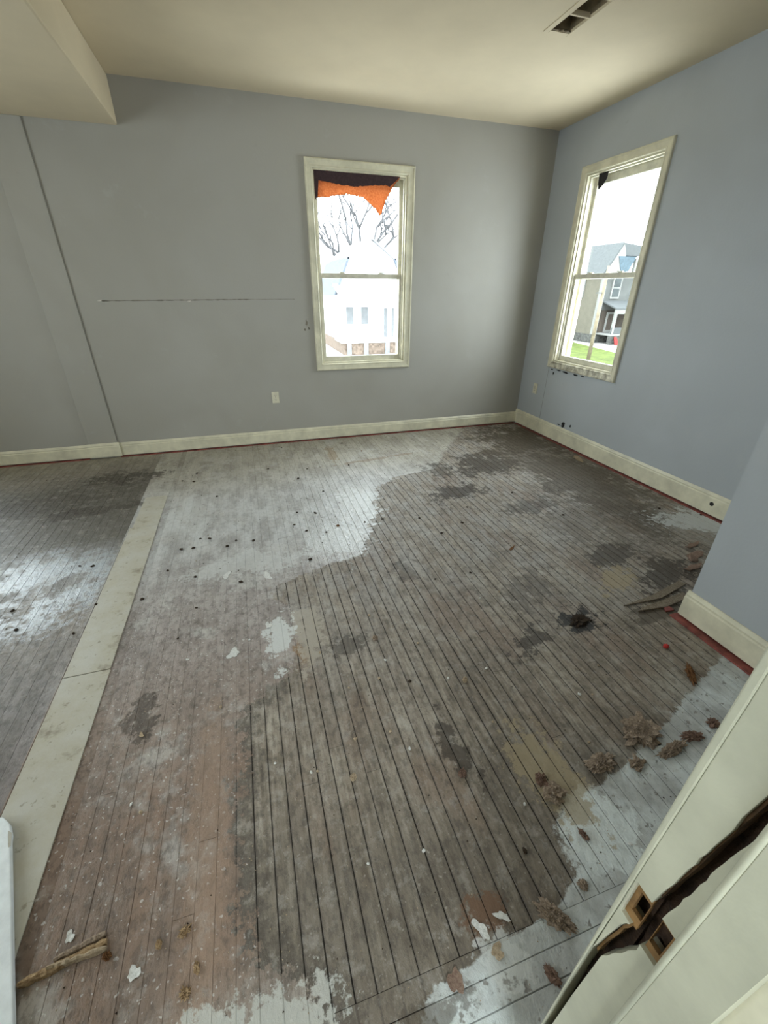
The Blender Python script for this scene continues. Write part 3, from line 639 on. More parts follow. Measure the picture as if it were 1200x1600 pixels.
def clump_mesh(name, rx, ry, rz, seed, mat, rough=0.5, sub=3, freq=3.0, hairs=0):
    bm = bmesh.new(); bmesh.ops.create_icosphere(bm, subdivisions=sub, radius=1.0); off = Vector((seed * 7.3, seed * 3.1, 0))
    for v in bm.verts:
        n = v.co.normalized(); d = 1 + rough * (mnoise.noise(n * freq + off) + 0.6 * mnoise.noise(n * freq * 2.3 + off) + 0.28 * mnoise.noise(n * freq * 5 + off))
        p = n * d; v.co = Vector((p.x * rx, p.y * ry, max(p.z * rz + rz * 0.55, 0.0)))
    rr = random.Random(seed)
    for _ in range(hairs):
        a = rr.uniform(0, 2 * pi); q = math.sqrt(rr.random()); p = Vector((cos(a) * rx * q, sin(a) * ry * q, rz * (1.5 * (1 - q * q) + 0.25)))
        dv = Vector((rr.uniform(-1, 1), rr.uniform(-1, 1), rr.uniform(-0.2, 0.5))).normalized() * rr.uniform(0.12, 0.35) * min(rx, ry); w = Vector((-dv.y, dv.x, 0)).normalized() * 0.0006
        e_ = p + dv; e_.z = max(e_.z, 0.0006); m_ = (p + e_) / 2 + Vector((0, 0, 0.004))
        vs_ = [bm.verts.new(c) for c in (p - w, p + w, m_ + w, m_ - w, e_)]
        bm.faces.new(vs_[:4]); bm.faces.new((vs_[3], vs_[2], vs_[4]))
    me = bpy.data.meshes.new(name); bm.to_mesh(me); bm.free(); me.materials.append(M[mat]); return me
def drop(name, me, x, y, rz, lab, cat, group=None, z=0.0003):
    o = bpy.data.objects.new(name, me); COL.objects.link(o); o.location = (x, y, z); o.rotation_euler = (0, 0, rz); return tag(o, lab, cat, group)
def clump(name, x, y, rx, ry, rz, rot, seed, mat, lab, cat='clump', hairs=60, rough=0.55, sub=3, freq=3.0):
    if name == 'insulation_clump': rx, ry, rough, sub, freq, hairs = rx * 1.35, ry * 1.3, 0.85, 4, freq * 0.62, int(hairs * 2.5)
    else: sub, rough, freq = 4, rough * 1.15, freq * 1.2
    return drop(name, clump_mesh(name, rx, ry, rz, seed, mat, rough, sub, freq, hairs), x, y, rot, lab, cat)
clump('insulation_clump', 1.258, 0.703, 0.048, 0.038, 0.013, 0.2, 1, 'fluff', 'largest shaggy tan insulation clump near the door jamb', hairs=220, sub=4, freq=4)
clump('insulation_clump', 1.318, 0.612, 0.045, 0.012, 0.008, 0.15, 2, 'fluff', 'thin trailing strip of fluff in front of the largest clump', hairs=120, sub=4, freq=5)
clump('insulation_clump', 1.022, 0.645, 0.036, 0.020, 0.012, 0.1, 3, 'fluff', 'broken brown fluff clump left of the shaggy insulation clump', hairs=140, sub=4, freq=5)
clump('insulation_clump', 1.145, 0.607, 0.020, 0.014, 0.008, 0.4, 4, 'fluff', 'small fluff tuft between the broken clump and the trailing strip', hairs=60)
clump('insulation_clump', 0.796, 0.608, 0.022, 0.018, 0.011, 0.1, 5, 'fluff', 'grey brown fluff ball on the tan stained boards', hairs=70)
clump('insulation_clump', 0.782, 0.660, 0.014, 0.012, 0.008, 0.6, 6, 'redfluff', 'darker fluff tuft just behind the fluff ball on tan boards', hairs=40)
clump('insulation_clump', 1.430, 0.630, 0.028, 0.011, 0.008, -0.2, 7, 'redfluff', 'reddish brown elongated fluff right of the largest clump', hairs=60)
clump('insulation_clump', 1.560, 0.648, 0.018, 0.014, 0.008, 0.3, 8, 'redfluff', 'dark reddish fluff touching the edge of the door jamb', hairs=50)
clump('insulation_clump', 0.598, 0.338, 0.030, 0.015, 0.010, -0.9, 9, 'fluff', 'oblong brown fluff clump on the cross boards by the jamb', hairs=110, sub=4, freq=5)
clump('dirt_chunk', 0.522, 0.246, 0.011, 0.020, 0.007, 0.3, 10, 'redfluff', 'rust brown dirt chunk on white paint at the bottom', 'chunk', hairs=20)
clump('plaster_chunk', 0.163, 0.855, 0.011, 0.010, 0.010, 0.3, 11, 'tanbit', 'pale tan plaster chunk alone on the dark bare boards', 'chunk', hairs=0, rough=0.4)
clump('dirt_chunk', 0.532, 0.758, 0.013, 0.012, 0.009, 0.3, 12, 'redfluff', 'brown dirt chunk right of the pale plaster chunk', 'chunk', hairs=10)
clump('wood_chip', -0.352, 0.598, 0.012, 0.008, 0.008, 0.5, 13, 'mouse', 'ragged two-lobed tan chip on the red brown paint', 'chip', hairs=0, rough=0.8)
clump('wood_chip', -0.415, 0.592, 0.006, 0.009, 0.005, 0.1, 14, 'mouse', 'small curled chip left of the two-lobed tan chip', 'chip', hairs=0, rough=0.7)
clump('wood_chip', -0.318, 0.517, 0.006, 0.011, 0.006, 0.2, 15, 'mouse', 'upright brown chip below the two-lobed tan chip', 'chip', hairs=0, rough=0.7)
clump('wood_chip', -0.341, 0.478, 0.009, 0.010, 0.007, 0.9, 16, 'mouse', 'curled brown chip nearest the bottom on the red brown paint', 'chip', hairs=0, rough=0.8)
clump('wood_chip', -0.536, 0.606, 0.007, 0.009, 0.006, 0.9, 17, 'brownbit', 'dark chip at the right end of the wood splinter', 'chip', hairs=0, rough=0.8)
clump('plaster_chunk', 0.723, 1.119, 0.013, 0.009, 0.008, 0.9, 18, 'tanbit', 'tan plaster crumble on bare boards in the middle of the floor', 'chunk', hairs=0, rough=0.7)
clump('plaster_chunk', 0.418, 1.469, 0.011, 0.011, 0.009, 0.4, 19, 'fluff', 'grey crumble on bare boards beyond the white paint edge', 'chunk', hairs=12, rough=0.6)
clump('red_bit', 1.730, 1.017, 0.013, 0.010, 0.010, 0.2, 20, 'plum', 'small bright red scrap on the floor near the wall block', 'scrap', hairs=0, rough=0.3)
clump('dirt_chunk', 1.458, 1.288, 0.045, 0.030, 0.008, 0.3, 21, 'darkbit', 'black crumbly dirt heap in front of the wall block', 'dirt', hairs=60, rough=0.7)
clump('dirt_chunk', 0.719, 0.374, 0.012, 0.012, 0.006, 0.3, 22, 'fluff', 'dark speck heap at the end of the bare boards near the jamb', 'dirt', hairs=10)
clump('dirt_chunk', 0.808, 0.478, 0.008, 0.016, 0.006, 0.2, 23, 'redfluff', 'brown smear of dirt on the white painted boards by the jamb', 'dirt', hairs=10)
clump('dirt_chunk', 1.70, 0.86, 0.05, 0.014, 0.007, 0.9, 24, 'brownbit', 'brown dirt trail near the baseboard of the wall block', 'dirt', hairs=40, rough=0.7)
clump('dirt_chunk', 3.06, 3.25, 0.07, 0.02, 0.012, 1.3, 25, 'tanbit', 'pale debris swept against the right baseboard', 'dirt', hairs=30, rough=0.8)
# flat flakes
def flake_mesh(name, r, seed, mat, th=0.0012, asp=1.0, curl=0.0):
    rr = random.Random(seed); n = 16; pts = []
    ph = [rr.uniform(0, 6.28) for _ in range(3)]
    for i in range(n):
        a = 2 * pi * i / n; q = r * (0.78 + 0.22 * sin(2 * a + ph[0]) * 0.8 + 0.16 * sin(3 * a + ph[1]) + 0.10 * sin(5 * a + ph[2]) + rr.uniform(-.08, .08))
        x_, y_ = cos(a) * q, sin(a) * q * asp; pts.append((x_, y_, 0.0006 + curl * (x_ / r) ** 2))
    return MB().prism(pts, (0, 0, th)).mesh(name, M[mat])
for x, y, r, a, s, mt, lab in [
    (-0.238, 1.568, 0.034, 1.0, 1, 'whitebit', 'flat cream paint flake on the greyish worn boards'), (-0.07, 1.71, 0.026, 0.7, 2, 'whitebit', 'whitish paint flake beside the white paint patch'),
    (-0.567, 1.243, 0.013, 0.8, 3, 'tanbit', 'pale flake inside the dark spot near the patch strip'), (0.290, 0.308, 0.022, 1.4, 4, 'flakebrown', 'red brown flake lying on the cross boards'),
    (0.395, 0.376, 0.016, 1.9, 5, 'whitebit', 'upright white paint curl left in the peeled brown spot'), (0.462, 0.382, 0.012, 1.9, 6, 'whitebit', 'thin white paint sliver right in the peeled brown spot'),
    (0.415, 0.325, 0.018, 1.3, 7, 'tanbit', 'cream crumbling flake below the peeled brown spot'), (-0.465, 0.553, 0.016, 1.3, 8, 'whitebit', 'white paint spot flake right of the wood splinter'),
    (-0.638, 0.676, 0.012, 1.5, 9, 'whitebit', 'white paint flake just behind the wood splinter'), (1.504, 1.99, 0.045, 0.25, 10, 'brownbit', 'thin curled brown strip on pale boards in mid floor'),
    (-0.28, 2.21, 0.045, 0.5, 11, 'whitebit', 'wide white paint flake right of the patch strip'), (-0.05, 2.14, 0.05, 0.5, 12, 'whitebit', 'white paint flake in front of the white paint area'),
    (-0.437, 1.59, 0.009, 0.8, 13, 'whitebit', 'tiny bright flake between the strip and cream flake')]:
    drop('paint_flake', flake_mesh('paint_flake', r, s, mt, asp=a, curl=0.003 if r < 0.03 else 0.0), x, y, s * 0.7, lab, 'flake')
# peeling sheets and broken boards by the wall block
for x, y, r, a, rot, lab in [(2.67, 1.67, 0.085, 0.3, 0.2, 'narrow curled brown peel on boards by the white patch'), (2.56, 1.562, 0.10, 0.5, 0.3, 'wide lifted red brown peel beyond the wall block'), (2.44, 1.475, 0.085, 0.35, 0.1, 'lower brown peel nearest the wall block corner')]:
    drop('peeled_sheet', flake_mesh('peeled_sheet', r, int(r * 1000), 'flakebrown', 0.002, a, 0.022), x, y, rot, lab, 'peel', z=0.0)
sb = empty('broken_board', (1.96, 1.27, 0)); tag(sb, 'splintered floorboard end poking out past the wall block corner', 'board')
MB().prism([(-0.16, -0.018, 0.001), (0.02, -0.035, 0.001), (0.20, -0.010, 0.001), (0.21, 0.035, 0.001), (0.02, 0.012, 0.001), (-0.12, -0.004, 0.001)], (0, 0, 0.010)).build('plank_end', M['greywood'], sb, bevel=0.002)
MB().prism([(-0.20, 0.040, 0.001), (0.05, 0.030, 0.001), (0.30, 0.090, 0.001), (0.28, 0.125, 0.001), (0.02, 0.066, 0.001)], (0, 0, 0.008)).build('plank_end', M['greywood'], sb, bevel=0.002)
MB().prism([(-0.02, -0.060, 0.001), (0.03, -0.066, 0.001), (0.032, -0.035, 0.001), (-0.005, -0.036, 0.001)], (0, 0, 0.009)).build('splinter', M['red'], sb, bevel=0.001)
# wood splinter at lower left
spl = empty('wood_splinter', (-0.63, 0.628, 0), 0.05); tag(spl, 'long ragged wood splinter lying at the lower left on red brown paint', 'splinter')
def stick(nm, mat, p0, p1, w, h, seed, n=16):
    rr = random.Random(seed); mb = MB(); p0 = Vector(p0); p1 = Vector(p1); d = (p1 - p0); s_ = Vector((-d.y, d.x, 0)).normalized()
    for i in range(n + 1):
        c = p0 + d * (i / n); k_ = w * rr.uniform(0.75, 1.1) * (0.6 if i in (0, n) else 1); hh = h * rr.uniform(0.7, 1.15)
        mb.v += [tuple(c - s_ * k_), tuple(c - s_ * k_ * .7 + Vector((0, 0, hh * .8))), tuple(c + s_ * k_ * .1 * rr.uniform(-1, 1) + Vector((0, 0, hh))), tuple(c + s_ * k_ * .8 + Vector((0, 0, hh * .7))), tuple(c + s_ * k_)]
    for i in range(n):
        for j in range(5): a = i * 5 + j; b = i * 5 + (j + 1) % 5; mb.f.append((a, b, b + 5, a + 5))
    mb.f.append((4, 3, 2, 1, 0)); mb.f.append(tuple(n * 5 + j for j in range(5))); mb.build(nm, M[mat], spl)
stick('splinter_strand', 'mouse', (-0.098, -0.012, 0.0008), (0.088, 0.004, 0.0008), 0.011, 0.012, 1)
stick('splinter_strand', 'tanbit', (-0.04, -0.003, 0.0008), (0.090, -0.010, 0.0008), 0.007, 0.015, 2)
stick('splinter_strand', 'fluff', (-0.03, 0.010, 0.0008), (0.082, 0.024, 0.0008), 0.008, 0.011, 3)
# small crumbs one by one
dark_pts = [(0.411, 3.75), (0.302, 3.544), (0.469, 3.214), (0.213, 2.894), (0.346, 2.844), (0.807, 2.614), (0.668, 2.605), (0.469, 2.605), (0.244, 2.596), (0.374, 2.539), (0.173, 2.711), (1.07, 2.547), (1.141, 2.302), (1.494, 2.606), (1.345, 2.394), (-0.568, 3.921), (-0.677, 3.771), (-0.58, 3.728), (-0.376, 3.359), (-0.396, 2.678), (-0.458, 2.696), (-0.566, 2.588), (-0.493, 2.582), (-0.226, 2.602), (-0.282, 2.544), (-0.115, 2.569), (-0.618, 2.361), (-0.714, 2.113), (-0.455, 2.246), (-0.426, 1.956), (-0.494, 1.744), (-0.201, 2.119), (0.06, 3.852), (0.234, 4.424), (0.88, 4.392), (1.027, 4.09), (0.809, 3.737), (0.217, 2.232), (1.116, 1.823), (0.888, 1.825), (-0.94, 2.137), (-1.262, 2.034), (-1.34, 2.204), (-1.131, 2.563), (-1.057, 2.541), (-0.985, 1.927), (2.926, 2.161), (3.142, 1.988), (2.133, 2.285), (1.98, 2.744), (2.845, 3.566), (0.491, 1.182), (0.609, 0.494)]
light_pts = [(-0.092, 0.986), (0.026, 0.917), (0.34, 0.984), (0.435, 1.635), (0.602, 1.53), (0.425, 1.325), (0.369, 1.237), (0.843, 1.4), (0.684, 0.608), (0.928, 0.414), (1.203, 0.898), (1.04, 0.726), (0.658, 1.149), (0.845, 1.148), (0.232, 1.226), (0.607, 1.381), (1.011, 2.278), (1.055, 1.594), (1.186, 1.613), (0.148, 1.457), (0.147, 0.602), (-0.553, 0.985), (-0.519, 0.949), (-0.284, 1.285), (-0.164, 1.635), (0.387, 0.898), (0.203, 0.993), (0.048, 0.915), (0.316, 0.584), (1.151, 0.914), (0.737, 0.906), (1.34, 1.017)]
def dark_zone(x, y):
    if x < -0.9: l, g = 'small dark crumb on the boards left of the cream patch strip', 'dark crumbs left of the strip'
    elif y > 3.3 and x < 1.2: l, g = 'small dark crumb on the beige floor near the far baseboard', 'dark crumbs near the far wall'
    elif x < -0.05 and y > 2.4: l, g = 'small dark crumb in the row right of the cream patch strip', 'dark crumbs right of the strip'
    elif x < 0.0: l, g = 'small dark crumb on the pinkish worn lane right of the strip', 'dark crumbs on the worn lane'
    elif x < 0.7 and y > 2.2: l, g = 'small dark crumb on the white paint in front of the far window', 'dark crumbs on the white paint'
    elif x > 1.9: l, g = 'small dark crumb on the stained boards near the right baseboard', 'dark crumbs near the right wall'
    else: l, g = 'small dark crumb on the bare grey boards in mid floor', 'dark crumbs on the bare boards'
    return l, 'crumb', g
def light_zone(x, y):
    if x < -0.15: l, g = 'tiny pale plaster crumb on the red brown lane', 'pale crumbs on the red brown lane'
    elif y > 1.2: l, g = 'tiny pale plaster crumb on the bare boards beyond mid floor', 'pale crumbs beyond mid floor'
    elif x > 0.6: l, g = 'tiny pale plaster crumb on bare boards towards the door jamb', 'pale crumbs towards the jamb'
    else: l, g = 'tiny pale plaster crumb on the darkest boards in the foreground', 'pale crumbs in the foreground'
    return l, 'crumb', g
DM = [clump_mesh('dark_crumb', 0.008, 0.006, 0.004, 50 + i, 'darkbit' if i < 3 else 'brownbit', 0.6, 2) for i in range(4)]
LM = [clump_mesh('light_crumb', 0.006, 0.0045, 0.004, 60 + i, 'whitebit' if i < 2 else 'tanbit', 0.6, 2) for i in range(4)]
for i, (x, y) in enumerate(dark_pts):
    o = drop('dark_crumb', DM[i % 4 if i % 7 == 0 else i % 3], x, y, i * 1.3, *dark_zone(x, y)); q = 0.75 + 0.5 * ((i * 37) % 10) / 10 + (0.35 if y > 2 else 0); o.scale = (q, q, q)
for i, (x, y) in enumerate(light_pts):
    o = drop('light_crumb', LM[i % 4], x, y, i * 1.7, *light_zone(x, y)); q = 0.8 + 0.5 * ((i * 53) % 10) / 10; o.scale = (q, q, q)
# uncountable grit
def grit(name, n, seed, mat, lab, lo, hi, weight):
    rr = random.Random(seed); mb = MB(); k = 0
    while k < n:
        x = rr.uniform(-2.2, 3.12); y = rr.uniform(0.2, 4.55)
        if (x > JX - 0.05 and y < JY + 0.05) or (1.7 < x < 2.32 and 1.18 < y < 1.42): continue
        if rr.random() > weight(x, y): continue
        s_ = rr.uniform(lo, hi) * (1.0 if y < 2 else 1.5); a = rr.uniform(0, 6.28); b = len(mb.v)
        for j in range(3): mb.v.append((x + cos(a + j * 2.1) * s_ * rr.uniform(.6, 1.2), y + sin(a + j * 2.1) * s_ * rr.uniform(.6, 1.2), 0.0004))
        mb.v.append((x, y, 0.0004 + s_ * 0.7)); mb.f += [(b, b + 1, b + 3), (b + 1, b + 2, b + 3), (b + 2, b, b + 3), (b, b + 2, b + 1)]; k += 1
    tag(mb.build(name, M[mat], recalc=False), lab, 'grit', kind='stuff')
grit('dark_grit', 2600, 5, 'darkbit', 'fine dark grit scattered over the floorboards', 0.0012, 0.0038, lambda x, y: 0.25 + 0.75 * (x > 1.2))
grit('pale_grit', 2600, 6, 'tanbit', 'fine pale grit scattered over the floorboards', 0.0010, 0.0028, lambda x, y: 1.0 if y < 2 else 0.35)

# ------------------------------------------------------------------ outside
def om(name, col, var=0.12, sc=2.0): return simple(name, col, 0.9, var, sc, 0, 0.1)
GZ = -3.2
M['lawn'] = om('lawn_grass', (0.05, 0.066, 0.012), 0.25, 1.5); M['walk'] = om('pale_concrete', (0.3, 0.29, 0.27), 0.08)
M['whitehouse'] = om('white_siding', (0.62, 0.63, 0.64), 0.04); M['shingle'] = om('blue_grey_shingle', (0.085, 0.095, 0.115), 0.2, 8)
M['palegrey'] = om('pale_house_detail', (0.15, 0.152, 0.155), 0.1); M['brick'] = om('pale_brick', (0.125, 0.095, 0.075), 0.25, 5)
M['tan'] = om('tan_siding', (0.085, 0.078, 0.06), 0.06); M['greyside'] = om('grey_siding', (0.066, 0.068, 0.064), 0.1); M['roofgrey'] = om('pale_grey_roof', (0.06, 0.064, 0.064), 0.1, 6)
M['blueshade'] = om('blue_shingle', (0.052, 0.072, 0.085), 0.15, 6); M['outtrim'] = om('white_house_trim', (0.15, 0.15, 0.14), 0.05); M['darkglass'] = om('house_window_pane', (0.042, 0.048, 0.048), 0.2)
M['porchbrown'] = om('porch_back_wall', (0.044, 0.036, 0.029), 0.2); M['stone'] = om('stone_foundation', (0.055, 0.055, 0.05), 0.35, 6); M['pole'] = om('utility_pole_wood', (0.15, 0.125, 0.085), 0.15, 3)
M['bark'] = om('bare_tree_bark', (0.085, 0.083, 0.085), 0.15, 4); M['bush'] = om('spring_leaves', (0.1, 0.15, 0.015), 0.3, 6); M['redstep'] = om('red_step', (0.2, 0.02, 0.018), 0.1)
struct(MB().box((-60, 8, GZ - 0.5), (120, 140, GZ - 0.02)).build('ground_outside', M['walk']), 'pale ground and street outside the windows', 'ground')
tag(MB().prism([(17, 14, GZ - .02), (29.2, 26, GZ - .02), (32.6, 39.2, GZ - .02), (31, 52, GZ - .02), (22, 40, GZ - .02)], (0, 0, 0.04)).build('lawn', M['lawn']), 'green lawn strip seen through the right window', 'lawn', kind='stuff')
# white gambrel house seen through the far window
hs = empty('white_house', (10.6, 42, GZ)); tag(hs, 'white gambrel house with porch seen through the far window', 'house'); hi_ = hs.location.copy(); HF = lambda x, y, z: Vector((x, y, z)) - hi_
def hp(mb, nm, mat, parent=hs): return mb.tx(HF).build(nm, M[mat], parent)
g0 = [(7.7, 38, -2.3), (13.6, 38, -2.3), (13.6, 38, 1.17), (12.55, 38, 3.65), (10.64, 38, 4.95), (8.74, 38, 3.65), (7.7, 38, 1.17)]
hp(MB().prism(g0, (0, 9, 0)), 'wall', 'whitehouse')
hp(MB().prism([(7.45, 37.7, 1.05), (8.66, 37.7, 3.78), (8.80, 37.7, 3.66), (7.66, 37.7, 1.1)], (0, 9.6, 0)).prism([(13.85, 37.7, 1.05), (12.63, 37.7, 3.78), (12.5, 37.7, 3.66), (13.65, 37.7, 1.1)], (0, 9.6, 0)), 'lower_roof', 'shingle')
hp(MB().prism([(8.6, 37.7, 3.68), (10.64, 37.7, 5.12), (12.7, 37.7, 3.68), (12.6, 37.7, 3.6), (10.64, 37.7, 4.98), (8.7, 37.7, 3.6)], (0, 9.6, 0)), 'upper_roof', 'palegrey')
for x0, x1, z0, z1 in [(11.2, 11.9, 2.3, 3.4), (9.7, 10.3, 2.3, 3.4)]:
    w = hp(MB().box((x0, 37.9, z0), (x1, 38.02, z1)), 'window', 'whitehouse'); hp(MB().box((x0 + .08, 37.88, z0 + .08), (x1 - .08, 37.95, (z0 + z1) / 2 - .03)).box((x0 + .08, 37.88, (z0 + z1) / 2 + .03), (x1 - .08, 37.95, z1 - .08)), 'pane', 'palegrey', w)
hp(MB().box((11.75, 37.9, -2.2), (12.6, 38.02, 0.1)), 'door', 'palegrey')
for x0, x1, z0, z1 in [(8.3, 9.1, -1.2, 0.3), (9.6, 10.4, -1.2, 0.3)]:
    w = hp(MB().box((x0, 37.9, z0), (x1, 38.02, z1)), 'window', 'whitehouse'); hp(MB().box((x0 + .1, 37.86, z0 + .1), (x1 - .1, 37.95, z1 - .1)), 'pane', 'palegrey', w)
for y0 in (39.2, 40.6, 42.5, 44.2):
    w = hp(MB().box((7.6, y0, -0.6), (7.72, y0 + .75, 0.9)), 'window', 'whitehouse'); hp(MB().box((7.57, y0 + .08, -0.5), (7.65, y0 + .67, 0.8)), 'pane', 'palegrey', w)
hp(MB().prism([(7.4, 35.2, 0.95), (13.9, 35.2, 0.95), (13.9, 38, 1.75), (7.4, 38, 1.75), ], (0, 0, 0.12)), 'porch_roof', 'whitehouse')
hp(MB().prism([(9.6, 35.1, 1.05), (10.5, 35.1, 1.05), (10.05, 35.1, 1.75)], (0, 2.0, 0)), 'porch_gable', 'palegrey')
hp(MB().box((7.5, 35.25, 0.7), (13.8, 35.45, 0.95)), 'porch_beam', 'whitehouse')
for x in (7.7, 9.9, 11.4, 13.5): hp(MB().box((x - .12, 35.25, -2.2), (x + .12, 35.5, 0.7)), 'porch_post', 'whitehouse')
hp(MB().box((7.4, 35.2, -2.3), (13.9, 38, -2.15)), 'porch_floor', 'whitehouse')
hp(MB().box((7.6, 35.3, GZ), (13.7, 47, -2.3)), 'foundation', 'brick')
for x in (8.0, 9.4, 11.2, 12.8): hp(MB().box((x - .18, 35.2, GZ), (x + .18, 35.32, -2.3)), 'brick_pier', 'palegrey')
hp(MB().box((10.7, 40, 4.2), (11.3, 40.6, 6.1)), 'chimney', 'whitehouse')
# neighbouring house further left
nb = empty('neighbour_house', (5.5, 62, GZ)); tag(nb, 'pale house further back left of the white gambrel house', 'house'); ni = nb.location.copy(); NF = lambda x, y, z: Vector((x, y, z)) - ni
MB().box((2.0, 58, GZ), (11.5, 68, 3.2)).tx(NF).build('wall', M['whitehouse'], nb)
MB().prism([(1.5, 57.6, 3.2), (12, 57.6, 3.2), (6.75, 57.6, 6.3)], (0, 11, 0)).tx(NF).build('roof', M['whitehouse'], nb)
for x in (8.6, 10.2):
    w = MB().box((x, 57.9, 0.6), (x + .9, 58.02, 2.4)).tx(NF).build('window', M['palegrey'], nb)
# bare tree behind the white house
tree = empty('bare_tree', (12.9, 50, GZ)); tag(tree, 'leafless tree with spreading branches behind the white house', 'tree')
rt7 = random.Random(77); tb = MB(); br = MB()
def branch(mb, p, d, L, r, depth):
    pts = [p]; rad = [r]; q = p.copy(); dd = d.copy(); n = 4
    for i in range(n):
        dd = (dd + Vector((rt7.uniform(-.28, .28), rt7.uniform(-.28, .28), rt7.uniform(-.10, .22)))).normalized(); q = q + dd * (L / n); pts.append(q.copy()); rad.append(r * (1 - 0.55 * (i + 1) / n))
    mb.tube(pts, rad, 5)
    if depth == 0: return
    for i in range(3 if depth > 1 else 2):
        s_ = rt7.choice(pts[2:]); nd = (dd + Vector((rt7.uniform(-1.1, 1.1), rt7.uniform(-.7, .7), rt7.uniform(-.25, .7)))).normalized(); branch(br, s_, nd, L * rt7.uniform(.55, .75), r * 0.60, depth - 1)
tb.tube([(0, 0, 0), (0.1, 0, 3.5), (0.05, 0, 7.2)], [0.38, 0.30, 0.24], 8)
for dx, dz, L in ((-1, .55, 5.2), (-.75, .9, 4.8), (-.1, 1, 4.5), (.5, 1, 4.6), (1, .55, 4.8), (.9, .9, 4.2), (-1, .25, 3.2)):
    branch(br, Vector((0.05, 0, rt7.uniform(6.0, 7.2))), Vector((dx, rt7.uniform(-.4, .4), dz)).normalized(), L, 0.20, 3)
tb.build('trunk', M['bark'], tree, smooth=True); br.build('branches', M['bark'], tree, smooth=True)
# tan house seen through the right window: corner at (34, 38.3)
th = empty('tan_house', (36.5, 42, GZ)); tag(th, 'tan and grey house with porch seen through the right window', 'house'); ti = th.location.copy(); TF = lambda x, y, z: Vector((x, y, z)) - ti
def tp(mb, nm, mat, parent=th): return mb.tx(TF).build(nm, M[mat], parent)
tp(MB().box((34, 38.3, -2.4), (34.3, 50, 3.0)), 'tan_wall', 'tan')
tp(MB().box((34.3, 38.3, -2.4), (42, 50, 3.0)), 'grey_wall', 'greyside')
tp(MB().box((33.95, 38.2, GZ), (42, 50, -2.4)), 'foundation', 'stone')
tp(MB().box((33.9, 38.2, -2.4), (34.06, 38.42, 3.0)), 'corner_board', 'outtrim')
tp(MB().prism([(33.6, 38.0, 3.0), (35.3, 38.0, 5.6), (35.3, 38.0, 5.35), (33.9, 38.0, 2.9)], (0, 12, 0)), 'roof', 'roofgrey')
tp(MB().prism([(33.8, 37.95, 3.0), (35.3, 37.95, 5.4), (35.5, 37.95, 5.1), (36.3, 37.95, 2.9)], (0, 0.2, 0)), 'gable', 'outtrim')
tp(MB().prism([(34.9, 37.9, 4.45), (37.0, 37.9, 4.45), (36.4, 37.9, 3.2), (35.5, 37.9, 3.2)], (0, 0.1, 0)), 'gable_shingles', 'blueshade')
tp(MB().prism([(35.3, 38.0, 5.55), (37.4, 38.0, 5.35), (37.6, 38.0, 4.5), (35.2, 38.0, 4.5)], (0, 6, 0)), 'roof', 'roofgrey')
tp(MB().prism([(37.0, 37.85, 3.0), (39.6, 37.85, 3.0), (39.6, 37.85, 4.3), (37.0, 37.85, 4.3)], (0, 0.3, 0)), 'dormer', 'outtrim')
for x in (37.2, 38.05): tp(MB().box((x, 37.8, 3.3), (x + .65, 37.9, 4.1)), 'dormer_pane', 'darkglass')
w = tp(MB().box((35.2, 38.18, 0.85), (36.25, 38.32, 2.75)), 'window', 'outtrim'); tp(MB().box((35.35, 38.15, 1.0), (36.1, 38.2, 1.75)).box((35.35, 38.15, 1.85), (36.1, 38.2, 2.6)), 'pane', 'darkglass', w)
for y0, z0, z1 in ((40.6, 0.9, 2.7), (41.3, -1.1, 0.2)):
    w = tp(MB().box((33.9, y0, z0), (34.02, y0 + .9, z1)), 'window', 'outtrim'); tp(MB().box((33.86, y0 + .12, z0 + .12), (33.93, y0 + .78, z1 - .12)), 'pane', 'darkglass', w)
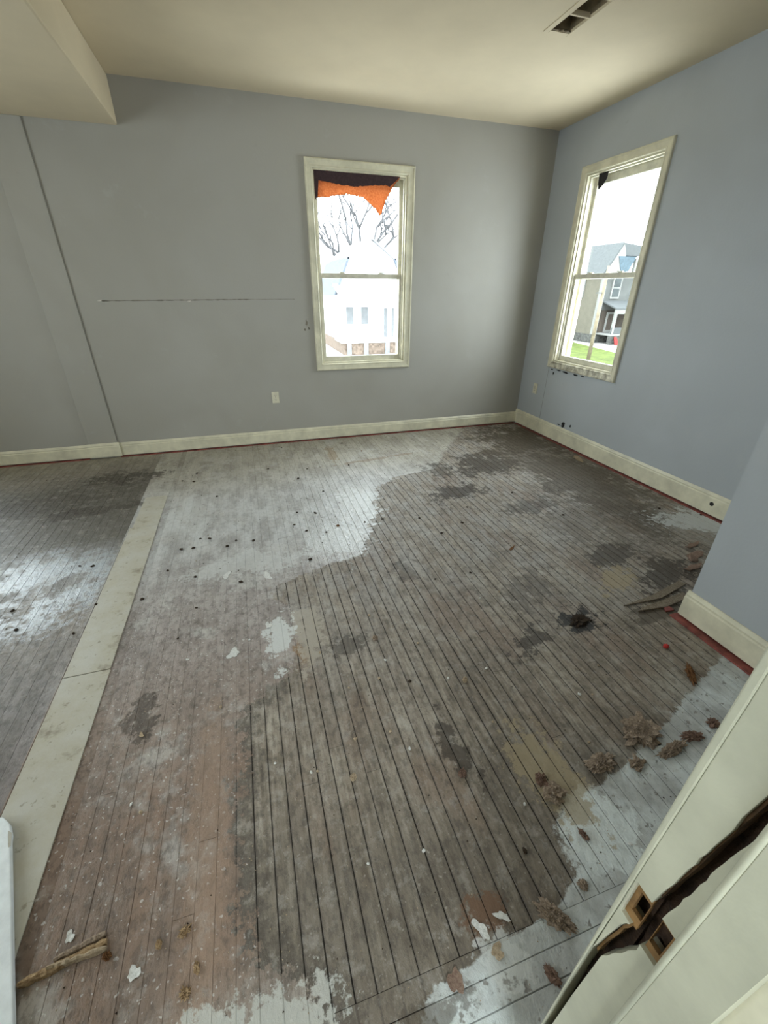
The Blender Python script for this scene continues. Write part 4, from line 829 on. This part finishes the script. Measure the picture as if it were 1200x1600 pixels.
tp(MB().prism([(34.5, 36.3, -0.05), (41, 36.3, -0.05), (41, 38.3, 0.55), (34.5, 38.3, 0.55)], (0, 0, 0.12)), 'porch_roof', 'roofgrey')
tp(MB().box((34.6, 36.35, -0.45), (41, 36.55, -0.05)), 'porch_beam', 'outtrim')
tp(MB().box((34.6, 38.2, -2.3), (41, 38.31, -0.2)), 'porch_wall', 'porchbrown')
dr = tp(MB().box((35.25, 38.1, -2.2), (36.2, 38.22, -0.35)), 'door', 'outtrim'); tp(MB().box((35.42, 38.06, -2.0), (36.03, 38.12, -0.55)), 'door_pane', 'porchbrown', dr)
for x in (34.75, 36.75, 38.8): tp(MB().box((x - .11, 36.35, -2.3), (x + .11, 36.57, -0.45)), 'porch_post', 'outtrim')
tp(MB().box((34.6, 36.38, -2.3), (36.7, 36.5, -1.65)), 'porch_rail', 'roofgrey')
tp(MB().box((34.5, 36.3, -2.4), (41, 38.3, -2.25)), 'porch_floor', 'outtrim')
tp(MB().box((34.5, 36.3, GZ), (41, 36.6, -2.4)), 'porch_base', 'stone')
tag(MB().prism([(34.85, 35.75, GZ - .02), (35.35, 35.75, GZ - .02), (35.25, 36.2, -2.5), (34.95, 36.2, -2.5)], (0.02, 0.08, 0)).build('red_slide', M['redstep']), 'small red slide against the porch of the tan house', 'slide')
pl = empty('utility_pole', (25.3, 28.24, GZ)); tag(pl, 'wooden utility pole on the lawn outside the right window', 'pole')
MB().tube([(0, 0, 0.022), (0, 0, 3.0), (0.02, 0, 6.3)], [0.15, 0.12, 0.10], 10).build('shaft', M['pole'], pl, smooth=True)
MB().box((-0.55, -0.04, 4.55), (0.1, 0.04, 4.63)).build('bracket', M['greyside'], pl)
MB().tube([(0.16, 0, 0.5), (0.15, 0, 5.0)], [0.03, 0.03], 6).build('conduit', M['palegrey'], pl)
bs = clump_mesh('leafy_bush', 0.55, 0.55, 1.1, 91, 'bush', 0.5, 4, 3.0); b_ = drop('leafy_bush', bs, 32.9, 42.6, 0, 'yellow green bush beside the tan house wall', 'bush', z=GZ)
